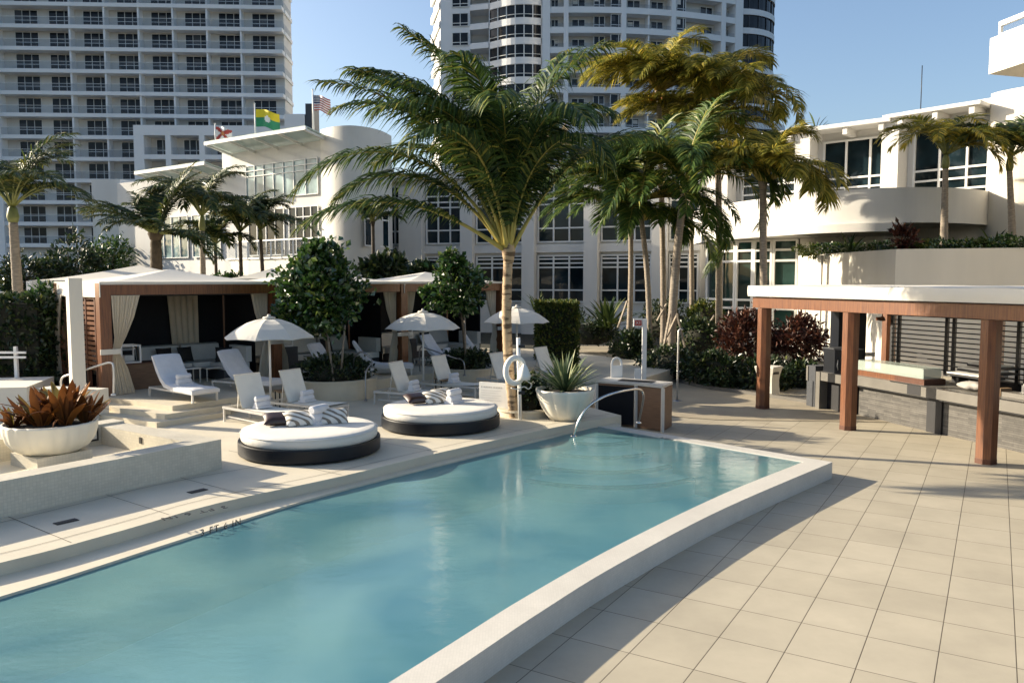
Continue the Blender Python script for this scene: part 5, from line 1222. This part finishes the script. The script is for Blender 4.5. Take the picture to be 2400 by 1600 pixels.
redp = V3(at(2120, 600, 31.2), 4.55); b = MB(); rnd = random.Random(34); leaves(b, redp+ZZ*.45, (.5, .4, .55), 320, .26, 'redleaf', rnd, .3, .4, 7, up=.8); solo(b, 'red_shrub', 'small dark red shrub in the middle of the raised planter', 'bush', origin=redp)
# darker trees in the background on the left
for k, (px, t_, b_, hw, Y, n, lb) in enumerate(((60, 592, 700, 62, 52, 1700, 'dark tree behind the big royal palm trunk'), (165, 560, 690, 60, 55, 1700, 'dark bushy tree behind the left canopy tents, left one'), (255, 552, 680, 55, 58, 1700, 'dark bushy tree left of the club house end wall'), (900, 600, 668, 60, 38, 1500, 'dark tree top behind the middle cabana roof'), (985, 612, 668, 40, 40, 900, 'dark tree top left of the white wing windows'))):
    c, rx, rz_ = Bx(px, t_, b_, hw, Y); tree(lb, (c.x, Y, 0), c, (rx, rx, rz_), n, .34, 'hedge' if k != 2 else 'leaf', 400+k, .12, name='garden_tree', group='garden trees behind the cabanas', asp=.5)
for k, px in enumerate((520, 552)):
    c = at(px, 655, 39); bush('small round shrub at the terrace foot, %s of two' % ('left' if k == 0 else 'right'), c, (.5, .4, .35), 350, .16, 'leaf', 420+k)

# ------------------------------------------------------------------ canvas tents behind the cabanas
def tent(label, x0, x1, Y, dep, ze, zp, drop=.35):
    root = thing('canvas_tent', label, 'tent', ((x0+x1)/2, Y, ZD), 'white canvas tents behind the cabanas')
    b = MB(); cs = [Vector((x0, Y, ze)), Vector((x1, Y+.8, ze)), Vector((x1-.6, Y+dep, ze)), Vector((x0-.6, Y+dep-.6, ze))]; pk = sum(cs, Vector())/4; pk.z = zp
    for k in range(4):
        p, q = cs[k], cs[(k+1) % 4]
        b.grid(lambda u, v, p=p, q=q: (lambda e: Vector((e.x+(pk.x-e.x)*v, e.y+(pk.y-e.y)*v, e.z+(pk.z-e.z)*v**1.3)))(p.lerp(q, u)), 8, 8, 'fabric')
        b.obox(p-ZZ*drop, q-p, (q-p).normalized().cross(ZZ)*-.03, ZZ*(drop+.01), 'fabric')
    part(b, 'canopy', root)
    for c in cs: b = MB(); b.box((c.x, c.y, ZD), (.14, .14, ze-ZD-.02), 'whitepaint'); part(b, 'post', root)
    return root
tent('large white canvas tent behind the nearest cabana roof, at the left', -16.2, -10.6, 27.0, 5.0, 3.42, 3.98)
tent('white canvas tent behind the gap between the nearest and middle cabanas', -11.7, -8.6, 33.0, 4.0, 3.50, 3.95)
b = MB(); b.obox((-27, 37, 0), (13, 1.5, 0), (-.03, .3, 0), (0, 0, 2.9), 'white'); solo(b, 'garden_wall', 'white garden wall behind the left hedge and the royal palm', 'wall', origin=Vector((-21, 37, 0)))

# ------------------------------------------------------------------ small structures on the pool deck
c = at(183, 912, 16.95); b = MB(); p = Vector((c.x, 16.95, ZD)); b.box(V3(p, 1.09), (.26, .24, at(187, 652, 16.95).z-1.09), 'cream', .75); b.box(V3(p, 1.088), (.29, .27, .05), 'cream', .75); solo(b, 'square_post', 'tall square cream post in front of the nearest cabana corner', 'post', origin=V3(p, 1.09))
b = MB(); b.obox((-10.35, 17.25, ZD), (1.45, -.35, 0), (.12, .42, 0), (0, 0, .645), 'cream'); solo(b, 'low_wall', 'low cream wall under the tall square cream post', 'wall', origin=Vector((-9.6, 17.1, ZD)))
b = MB(); b.obox((-14.5, 16.0, ZD), (4.2, .9, 0), (-.5, 1.9, 0), (0, 0, .72), 'cream'); solo(b, 'low_plinth', 'broad low cream plinth behind the bromeliad bowl, at the left edge', 'plinth', origin=Vector((-12, 16.5, ZD)))
root = thing('white_fence', 'white timber fence end with one post and two rails before the left hedge', 'fence', (at(40, 890, 18.6).x, 18.6, ZD))
b = MB(); b.box((at(40, 890, 18.6).x, 18.6, ZD), (.07, .07, at(40, 812, 18.6).z-ZD), 'whitepaint'); part(b, 'post', root)
for y in (826, 837):
    b = MB(); a_ = at(61, y, 18.5); b.bar((a_.x-3.5, 18.5, a_.z), (a_.x, 18.5, a_.z), .03, .05, 'whitepaint'); part(b, 'rail', root)
def rail(label, pts, r=.022, m='steel', name='handrail', group=None):
    P_ = smooth_line([at(x, y, Y) for x, y, Y in pts], 6); b = MB(); b.tube(P_, r, m, 10)
    for p in (P_[0], P_[-1]): b.lathe([(r*2.6, -.01), (r*2.6, .012), (r*1.3, .03)], p, m, 14, cap=False)
    return solo(b, name, label, 'handrail', group, P_[0])
rail('polished steel handrail curving over the pool entry steps', [(1344, 1022, 16.1), (1355, 990, 16.1), (1376, 955, 16.15), (1410, 932, 16.3), (1447, 919, 16.5), (1485, 912, 16.8), (1502, 914, 16.95), (1508, 926, 17.0), (1506, 946, 17.2), (1497, 990, 17.62)], .026)
rail('slim bent handrail at the steps right of the round planter', [(829, 868, 20.3), (830, 840, 20.2), (845, 825, 20.1), (862, 832, 20.0), (872, 848, 19.9), (862, 862, 19.8), (857, 880, 19.7), (857, 938, 19.6)], .02, 'grill')
rail('slim handrail sloping down at the steps under the middle umbrella', [(985, 880, 23.4), (984, 818, 23.4), (1005, 818, 23.2), (1062, 838, 22.4), (1080, 842, 22.1), (1088, 853, 22.0), (1089, 880, 22.0)], .02, 'grill')
rail('slim pale handrail by the left cream post', [(144, 912, 17.3), (146, 885, 17.3), (180, 873, 17.1), (235, 855, 16.9), (258, 850, 16.8), (266, 862, 16.7), (266, 925, 16.7)], .02, 'alu')
# notice board
o = G(1123, 968, ZD); q = G(1194, 974, ZD); d = (q-o); nn = Vector((d.y, -d.x, 0)).normalized()
root = thing('notice_board', 'plain white notice board standing between the daybed and the palm bed', 'sign', (o+q)/2)
b = MB(); b.obox(o+ZZ*.05, d, -nn*.05, ZZ*.66, 'offwhite'); bd = part(b, 'board', root)
b = MB(); e = d.normalized()
for k in range(9): b.obox(o+e*(.05+.062*k)+nn*.003+ZZ*.59, e*(.05 if k % 4 else .03), -nn*.004, ZZ*.035, 'alu')
for k in range(5): b.obox(o+e*.05+nn*.003+ZZ*(.53-.055*k), e*(.5-.05*(k % 2)), -nn*.004, ZZ*.008, 'alu')
part(b, 'printed_lines', root, None, bd)
b = MB(); b.obox(o-e*.03-nn*-.04, d+e*.06, -nn*.14, ZZ*.05, 'whitepaint'); part(b, 'base', root)
# lifebuoy post
p = at(1219, 968, 17.05); p.z = ZD; root = thing('lifebuoy_post', 'white post with dark clamps carrying the lifebuoy beside the palm trunk', 'post', p)
zt = at(1215, 791, 17.05).z
b = MB(); b.tube([p, V3(p, zt)-Vector((.04, 0, 0))], .042, 'whitepaint', 12); part(b, 'pole', root)
for z in (.75, 1.75): b = MB(); b.box(V3(p, ZD+z-.2)+Vector((.03, -.0, 0)), (.14, .10, .06), 'blackmatt'); part(b, 'clamp', root)
c = at(1207, 868, 16.93); b = MB(Matrix.Translation(c) @ Matrix.Rotation(R(38), 4, 'Z'))
b.tube([Vector((.245*math.cos(a), 0, .27*math.sin(a))) for a in [2*math.pi*k/40 for k in range(41)]], .062, 'lampwhite', 14, cap=False)
bo = b; root = thing('lifebuoy', 'white ring lifebuoy hanging on the white post beside the palm', 'lifebuoy', c); part(bo, 'ring', root)
b = MB(); Rz = Matrix.Translation(c) @ Matrix.Rotation(R(38), 4, 'Z')
b.tube(smooth_line([Rz @ Vector(v) for v in ((.20, -.02, -.2), (.33, -.03, -.26), (.42, -.04, -.34), (.34, -.04, -.42), (.22, -.03, -.36), (.05, -.02, -.40), (-.12, -.02, -.36))], 5), .012, 'lampwhite', 6); part(b, 'rope', root)
b = MB(); b.lathe([(.001, 0), (.13, .02), (.15, .12), (.07, .30), (.02, .36)], c+Vector((.20, .02, -.22)), 'lampwhite', 14, 5, .1, cap=False); part(b, 'bag', root)
# towel cabinet on the lower deck
ca = Vector((1.98, 18.75, 0)); d = Vector((.80, -.36, 0)).normalized(); bk = Vector((.36, .80, 0)).normalized(); HC = 1.05
ca = Vector((2.02, 18.95, 0)); cb_ = G(1490, 1002, 0); cr = G(1553, 1012, 0); d1_ = cb_-ca; d2_ = cr-cb_
root = thing('towel_cabinet', 'dark brown towel cabinet with pale metal frame and open bin top, beyond the pool corner', 'cabinet', ca)
bk = Vector((.45, .89, 0)); 
b = MB(); b.prism([xy(ca), xy(cb_), xy(cr), xy(cr+bk*.75), xy(ca+bk*.75)], .02, HC-.06, 'woodmid'); part(b, 'body', root)
b = MB(); n1 = Vector((d1_.y, -d1_.x, 0)).normalized(); n1 = n1 if n1.y < 0 else -n1
b.obox(ca+d1_*.04+n1*.012+ZZ*.05, d1_*.9, -n1*.02, ZZ*(HC-.16), 'black'); part(b, 'dark_door', root)
b = MB()
for q in (ca, cb_, cr): b.box(q+n1*.02, (.06, .06, HC-.055), 'alu', .4)
pl_ = [xy(ca+n1*.03), xy(cb_+n1*.04), xy(cr+n1*.03), xy(cr+bk*.8), xy(ca+bk*.8)]
b.prism(pl_, HC-.054, HC, 'alu'); part(b, 'frame', root)
b = MB(); m_ = (ca+cb_+cr)/3+bk*.38; b.obox(m_-d1_.normalized()*.42-bk*.16+ZZ*(HC+.002), d1_.normalized()*.84, bk*.32, ZZ*.012, 'blackmatt'); b.obox(m_-d1_.normalized()*.30-bk*.09+ZZ*(HC+.0145), d1_.normalized()*.6, bk*.18, ZZ*.004, 'black'); part(b, 'bin_opening', root)
b = MB(); o = at(1434, 884, 19.55); o.z = HC+.003; w_ = at(1456, 884, 19.55).x-o.x; hh = .50; t = .035; Y = 19.55
P_ = [Vector((o.x, Y, HC+.003)), Vector((o.x, Y, HC+hh*.66))]+[Vector((o.x+w_/2-w_/2*math.cos(a), Y, HC+hh*.66+w_/2*math.sin(a)*1.3)) for a in [math.pi*k/10 for k in range(1, 10)]]+[Vector((o.x+w_, Y, HC+hh*.66)), Vector((o.x+w_, Y, HC+.003))]
for a_, c_ in zip(P_, P_[1:]): b.bar(a_, c_, .05, t, 'whitepaint', (0, 1, 0))
b.obox((o.x, Y-.02, HC+.003), (w_, 0, 0), (0, .04, 0), (0, 0, hh*.58), 'whitepaint'); solo(b, 'arched_stand', 'small white arched stand on the back of the towel cabinet', 'stand', origin=o)
# exit sign
p = at(1509, 890, 22.2); p.z = 0; zt = at(1509, 747, 22.2).z; root = thing('exit_sign', 'white post carrying a red and white EXIT sign behind the towel cabinet', 'sign', p)
b = MB(); b.box(p, (.12, .10, zt), 'whitepaint'); part(b, 'post', root)
a_, c_ = at(1485, 764, 22.15), at(1506, 747, 22.15)
b = MB(); b.obox((a_.x, 22.16, a_.z-.02), (c_.x-a_.x, 0, 0), (0, .06, 0), (0, 0, c_.z-a_.z+.02), 'offwhite'); pn = part(b, 'panel', root)
b = MB(); b.obox((a_.x+.03, 22.15, a_.z+.012), (c_.x-a_.x-.05, 0, 0), (0, .008, 0), (0, 0, c_.z-a_.z-.05), 'red'); part(b, 'red_field', root, None, pn)
lt = letters('lettering', 'EXIT', Vector(((a_.x+c_.x)/2+.005, 22.147, (a_.z+c_.z)/2-.012)), Vector((1, 0, 0)), Vector((0, 0, 1)), .115); lt.data.materials[0] = M['offwhite']
mw = lt.matrix_world.copy(); lt.data.transform(Matrix.Translation(-Vector(p)) @ mw); lt.matrix_world = Matrix.Identity(4); lt.parent = pn; lt.location = (0, 0, 0)
b = MB(); a_, c_ = at(1488, 888, 22.1), at(1503, 864, 22.1); b.obox((a_.x, 22.1, a_.z), (c_.x-a_.x, 0, 0), (0, .12, 0), (0, 0, c_.z-a_.z), 'whitepaint'); part(b, 'box', root)
# shower pole, waste bin, lamp box, props
p = G(1587, 940, 0); root = thing('shower_pole', 'thin steel shower pole standing alone on the tiled deck', 'shower', p)
b = MB(); b.tube([p, V3(p, 2.0)+Vector((.01, 0, 0)), V3(p, 2.06)+Vector((.05, -.02, 0)), V3(p, 2.03)+Vector((.12, -.03, 0))], [.028, .024, .02, .02], 'alu', 10); part(b, 'pole', root)
b = MB(); b.lathe([(.13, 0), (.13, .02), (.04, .05)], p, 'grill', 16); part(b, 'base', root)
for z in (.85, 1.12): b = MB(); b.tube([V3(p, z)-Vector((.02, 0, 0)), V3(p, z)+Vector((.09, -.03, 0))], .018, 'grill', 8); part(b, 'tap', root)
p = G(1800, 926, 0); root = thing('waste_bin', 'beige waisted waste bin behind the first bar post', 'bin', p)
b = MB(); pr = [(.36, 0), (.355, .06), (.325, .30), (.32, .45), (.345, .62), (.41, .80), (.43, .86), (.41, .88), (.02, .885)]; b.lathe(pr, p, 'cream', 4, cap=False, smooth=False); bd = part(b, 'body', root)
b = MB(); b.obox(p+Vector((.02, -.32, .66)), (.2, .1, 0), (.01, -.03, 0), (0, 0, .07), 'blackmatt'); part(b, 'slot', root, None, bd)
a_ = at(1672, 722, 41); b = MB(); b.box((a_.x, 41, a_.z-.3), (.55, .2, .62), 'lampwhite', -.5); solo(b, 'wall_box', 'square white wall box at the foot of the green glazed bay', 'box', origin=a_)
for k, (p, q, Y) in enumerate((((1448, 768), (1470, 705), 32.6), ((1540, 752), (1562, 712), 34), ((1562, 790), (1588, 735), 29.6), ((1606, 818), (1586, 735), 29.5), ((1640, 800), (1674, 738), 33.6), ((1585, 760), (1545, 715), 34), ((1552, 830), (1570, 735), 29.4))):
    P0 = at(*p, Y); P0.z = max(0, P0.z); b = MB(); b.bar(P0, at(*q, Y+.2), .085, .055, 'trunkgrey'); solo(b, 'timber_prop', ('leftmost slanting timber prop, against the first thin palm trunk', 'short timber prop between the second and third thin trunks', 'timber prop leaning right onto the left side of the stout dark trunk', 'timber prop leaning left onto the right side of the stout dark trunk', 'rightmost slanting timber prop, against the tallest right trunk', 'timber prop leaning left onto the straight pale trunk', 'long timber prop standing in front of the stout dark trunk')[k], 'prop', 'timber props of the coconut palms', P0)
# ------------------------------------------------------------------ poolside bar under its timber pergola
q1, q2, q3 = G(1787, 958, 0), G(1999, 1006, 0), G(2310, 1086, 0)
bd = (q3-q1).normalized(); bn = Vector((-bd.y, bd.x, 0)); bn = bn if bn.x > 0 else -bn
def bp_(t, s, z=0): return q1+bd*t+bn*s+ZZ*z
t2, t3 = (q2-q1).dot(bd), (q3-q1).dot(bd); TE = t3+4.2; SB = 4.15
root = thing('bar_pergola', 'timber bar pergola with a flat white canvas roof on reddish posts, at the right', 'pergola', q1)
def hexpost(t, s, z1, w_=.25):
    b = MB(); c = bp_(t, s); k = .09
    P_ = [(-w_/2+k, -w_/2), (w_/2, -w_/2), (w_/2, w_/2-k), (w_/2-k, w_/2), (-w_/2, w_/2), (-w_/2, -w_/2+k)]
    ang = .35; pts = [(c.x+x*math.cos(ang)-y*math.sin(ang), c.y+x*math.sin(ang)+y*math.cos(ang)) for x, y in P_]
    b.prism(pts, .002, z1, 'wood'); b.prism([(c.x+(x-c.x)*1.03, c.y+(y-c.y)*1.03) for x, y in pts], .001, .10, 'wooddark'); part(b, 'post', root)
for t in (0, t2, t3, t3+3.9): hexpost(t, 0, 2.69)
for t in (0, t2+.2, t3, t3+3.9): hexpost(t, SB, 2.69, .26)
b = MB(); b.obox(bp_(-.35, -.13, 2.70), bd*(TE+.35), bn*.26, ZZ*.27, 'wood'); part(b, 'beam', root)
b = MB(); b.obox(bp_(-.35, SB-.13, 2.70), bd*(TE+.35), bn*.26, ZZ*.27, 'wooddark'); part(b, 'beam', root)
for t in (-.22, t2, t3, TE-.2): b = MB(); b.obox(bp_(t-.11, .131, 2.702), bd*.22, bn*(SB-.262), ZZ*.24, 'wooddark'); part(b, 'cross_beam', root)
b = MB(); n_ = int((TE+.3)/.32)
for k in range(n_): b.obox(bp_(-.30+.32*k, -.05, 2.975), bd*.07, bn*(SB+.1), ZZ*.06, 'wooddark')
part(b, 'ceiling_slats', root)
b = MB(); b.obox(bp_(-.42, -.22, 2.99), bd*(TE+.45), bn*.03, ZZ*.012, 'blackmatt')
def roof(u, v):
    s = -.24+(SB+.5)*v; z = 3.27+.03*math.sin(math.pi*min(1, v))+.010*math.sin(u*40+1)*(1-v)
    return bp_(-.42+(TE+.45)*u, s, z)
b.grid(roof, 60, 12, 'fabric')
def fas(u, v): return bp_(-.42+(TE+.45)*u, -.24-.02*math.sin(v*3)+.012*math.sin(u*30), 3.002+(3.27+.010*math.sin(u*40+1)-3.002)*v)
b.grid(fas, 60, 4, 'fabric'); b.grid(lambda u, v: bp_(-.42, -.24+(SB+.5)*(1-u), 3.002+.268*v), 10, 3, 'fabric'); b.grid(lambda u, v: bp_(-.42+(TE+.45)*(1-u), SB+.26, 3.002+.268*v), 10, 3, 'fabric')
part(b, 'canvas_roof', root)
# louvred screen along the back
root = thing('louvre_screen', 'black slatted screen closing the back of the bar', 'screen', bp_(.3, SB-.3))
for t in (.38, .62, t2-1.0, t2-.78, t2+1.0, t2+1.22, t3-.6, t3-.38, t3+1.4): b = MB(); b.obox(bp_(t, SB-.32, 1.0), bd*.09, bn*.06, ZZ*1.69, 'blackmatt'); part(b, 'mullion', root)
for k in range(13):
    b = MB(); b.obox(bp_(.38, SB-.335, 1.12+.122*k), bd*(t3+1.4), bn*.085, ZZ*.026, 'blackmatt'); part(b, 'slat', root)
# counter
c0, c1 = G(2012, 973, 0), G(2288, 1036, 0); cd = (c1-c0).normalized(); cb = Vector((-cd.y, cd.x, 0)); cb = cb if cb.x > 0 else -cb
def cp_(t, s, z=0): return c0+cd*t+cb*s+ZZ*z
CLn = 7.5
root = thing('bar_counter', 'curving bar counter with stacked grey stone front, concrete top and black piers', 'bar counter', c0)
b = MB(); b.obox(cp_(0, 0), cd*CLn, cb*.85, ZZ*.76, 'graystone'); part(b, 'stone_front', root)
b = MB(); b.obox(cp_(-.02, -.17, .765), cd*(CLn+.02), cb*1.15, ZZ*.035, 'blackmatt'); b.obox(cp_(-.05, -.22, .801), cd*(CLn+.05), cb*1.25, ZZ*.24, 'concrete'); part(b, 'counter_top', root)
b = MB(); b.obox(cp_(1.3, -.235, 1.03), cd*(CLn-1.3), cb*.04, ZZ*.03, 'steel'); part(b, 'edge_rail', root)
tp_ = (G(2174, 1010, 0)-c0).dot(cd)
for t in (tp_, tp_+3.2): b = MB(); b.obox(cp_(t, -.05), cd*.42, cb*.3, ZZ*.764, 'blackmatt'); b.obox(cp_(t-.42, -.226, .81), cd*.40, cb*.02, ZZ*.225, 'blackmatt'); part(b, 'pier', root)
root = thing('display_shelf', 'timber shelf with a pale green glass screen on top of the bar counter', 'shelf', cp_(.2, .2, 1.045))
b = MB(); b.obox(cp_(-.1, -.1, 1.043), cd*2.25, cb*.6, ZZ*.13, 'wood'); b.obox(cp_(1.3, -.105, 1.041), cd*.9, cb*.61, ZZ*.125, 'wooddark'); part(b, 'shelf', root)
b = MB(); b.obox(cp_(-.1, -.06, 1.176), cd*2.2, cb*.03, ZZ*.22, 'paleglass'); b.obox(cp_(2.1, -.06, 1.176), cd*.03, cb*.5, ZZ*.22, 'paleglass'); b.obox(cp_(-.1, -.05, 1.396), cd*2.2, cb*.5, ZZ*.015, 'paleglass'); part(b, 'glass_screen', root)
root = thing('end_cabinet', 'grey stone end block with dark doors at the left of the bar', 'cabinet', cp_(-.9, .1))
b = MB(); b.obox(cp_(-1.25, -.35), cd*.16, cb*.7, ZZ*1.0, 'concrete'); b.obox(cp_(-1.09, -.33, .78), cd*1.02, cb*.7, ZZ*.22, 'concrete'); b.obox(cp_(-1.089, -.10), cd*1.02, cb*.45, ZZ*.78, 'blackmatt'); part(b, 'block', root)
b = MB(); b.obox(cp_(-1.75, -.25), cd*.35, cb*.6, ZZ*1.12, 'dkgrey'); b.obox(cp_(-1.76, -.27, .70), cd*.07, cb*.05, ZZ*.40, 'concrete'); part(b, 'side_panel', root)
root = thing('black_cooler', 'tall black cabinet with a curved pale handle on the bar end block', 'cabinet', cp_(-1.0, 0, 1.0))
b = MB(); b.obox(cp_(-1.15, -.2, 1.001), cd*.75, cb*.6, ZZ*.62, 'black'); b.obox(cp_(-1.18, -.22, 1.622), cd*.81, cb*.64, ZZ*.03, 'dkgrey'); bdy = part(b, 'body', root)
b = MB(); b.tube([cp_(-.55, -.22, 1.10), cp_(-.53, -.26, 1.22), cp_(-.55, -.22, 1.36)], .012, 'alu', 6); part(b, 'handle', root, None, bdy)
o_ = at(1962, 900, 21.75); o_.z = 0; b = MB(); b.obox(o_, (.78, .08, 0), (-.05, .45, 0), (0, 0, 2.68), 'black'); b.obox(o_+Vector((.78, .08, 1.35)), (.28, .03, 0), (-.01, .1, 0), (0, 0, .10), 'alu'); solo(b, 'black_pillar', 'tall black pillar behind the second bar post', 'pillar', origin=o_)
# things on and behind the counter
root = thing('cloth_bundle', 'pale cloth bundle lying on the bar counter', 'cloth', cp_(3.2, .3, 1.045))
b = MB(); rnd = random.Random(5)
def bun(u, v):
    a = 2*math.pi*u; r = math.sin(math.pi*v)*(1+.18*math.sin(a*3+v*5)+.1*math.sin(a*7)); return cp_(3.2, .25, 1.046)+cd*(.30*r*math.cos(a))+cb*(.20*r*math.sin(a))+ZZ*(.10*(1-math.cos(math.pi*v)))
b.grid(bun, 28, 10, 'bread'); part(b, 'cloth', root)
for k, (t, s, z, l, w_, lb) in enumerate(((2.3, .9, 1.26, .95, .4, 'pale tray behind the glass screen, the lowest'), (2.2, 1.35, 1.34, 1.0, .4, 'pale tray behind the bar, the middle one'), (2.0, 1.8, 1.42, .9, .4, 'pale tray behind the bar, the highest'))):
    b = MB(); b.obox(cp_(t-l/2, s, z), cd*l, cb*w_, ZZ*.025, 'concrete' if k == 5 else 'whitepaint'); b.obox(cp_(t-l/2, s-.02, z-.05), cd*(l+.2), cb*(w_+.1), ZZ*.045, 'blackmatt'); b.obox(cp_(t-l/4, s+.05, z-.4), cd*.06, cb*.3, ZZ*.35, 'blackmatt'); solo(b, 'tray', lb, 'tray', 'trays behind the bar', cp_(t, s, z))
root = thing('back_bar', 'dark back counter with equipment behind the bar', 'counter', cp_(1.5, 2.4))
b = MB(); b.obox(cp_(.6, 2.3), cd*6.5, cb*.75, ZZ*1.02, 'blackmatt'); b.obox(cp_(.55, 2.25, 1.021), cd*6.6, cb*.85, ZZ*.04, 'grill'); part(b, 'counter', root)
for t, h, m in ((1.0, .2, 'dkgrey'), (3.0, .32, 'black'), (4.1, .25, 'grill'), (5.0, .42, 'dkgrey')): b = MB(); b.obox(cp_(t, 2.4, 1.062), cd*.7, cb*.5, ZZ*h, m); part(b, 'appliance', root)
root = thing('grill_hood', 'ribbed steel grill standing on the right end of the bar', 'grill', cp_(4.6, .9, 1.045))
b = MB(); b.obox(cp_(4.1, .55, 1.045), cd*1.2, cb*.55, ZZ*.22, 'grill'); part(b, 'body', root)
b = MB()
for k in range(14): b.obox(cp_(4.14+.08*k, .55, 1.267), cd*.03, cb*.55, ZZ*.03, 'alu')
part(b, 'ribs', root)
b = MB(); b.obox(cp_(3.95, .05, 1.045), cd*.10, cb*.3, ZZ*.16, 'tablewood'); b.obox(cp_(4.08, .05, 1.045), cd*1.0, cb*.3, ZZ*.10, 'concrete'); solo(b, 'serving_board', 'pale serving board with a timber end at the right of the bar counter', 'board', origin=cp_(4, .1, 1.045))
a_ = at(2068, 746, 22.2); b = MB(); b.tube([a_+ZZ*.14, a_+ZZ*.05], .015, 'wooddark', 8); b.lathe([(.02, .06), (.07, .02), (.085, -.06), (.06, -.07)], a_, 'wood', 14); b.tube([a_-Vector((.16, 0, .01)), a_], [.05, .05], 'wood', 10); solo(b, 'spot_lamp', 'small copper spot lamp under the back of the bar roof', 'lamp', origin=a_)
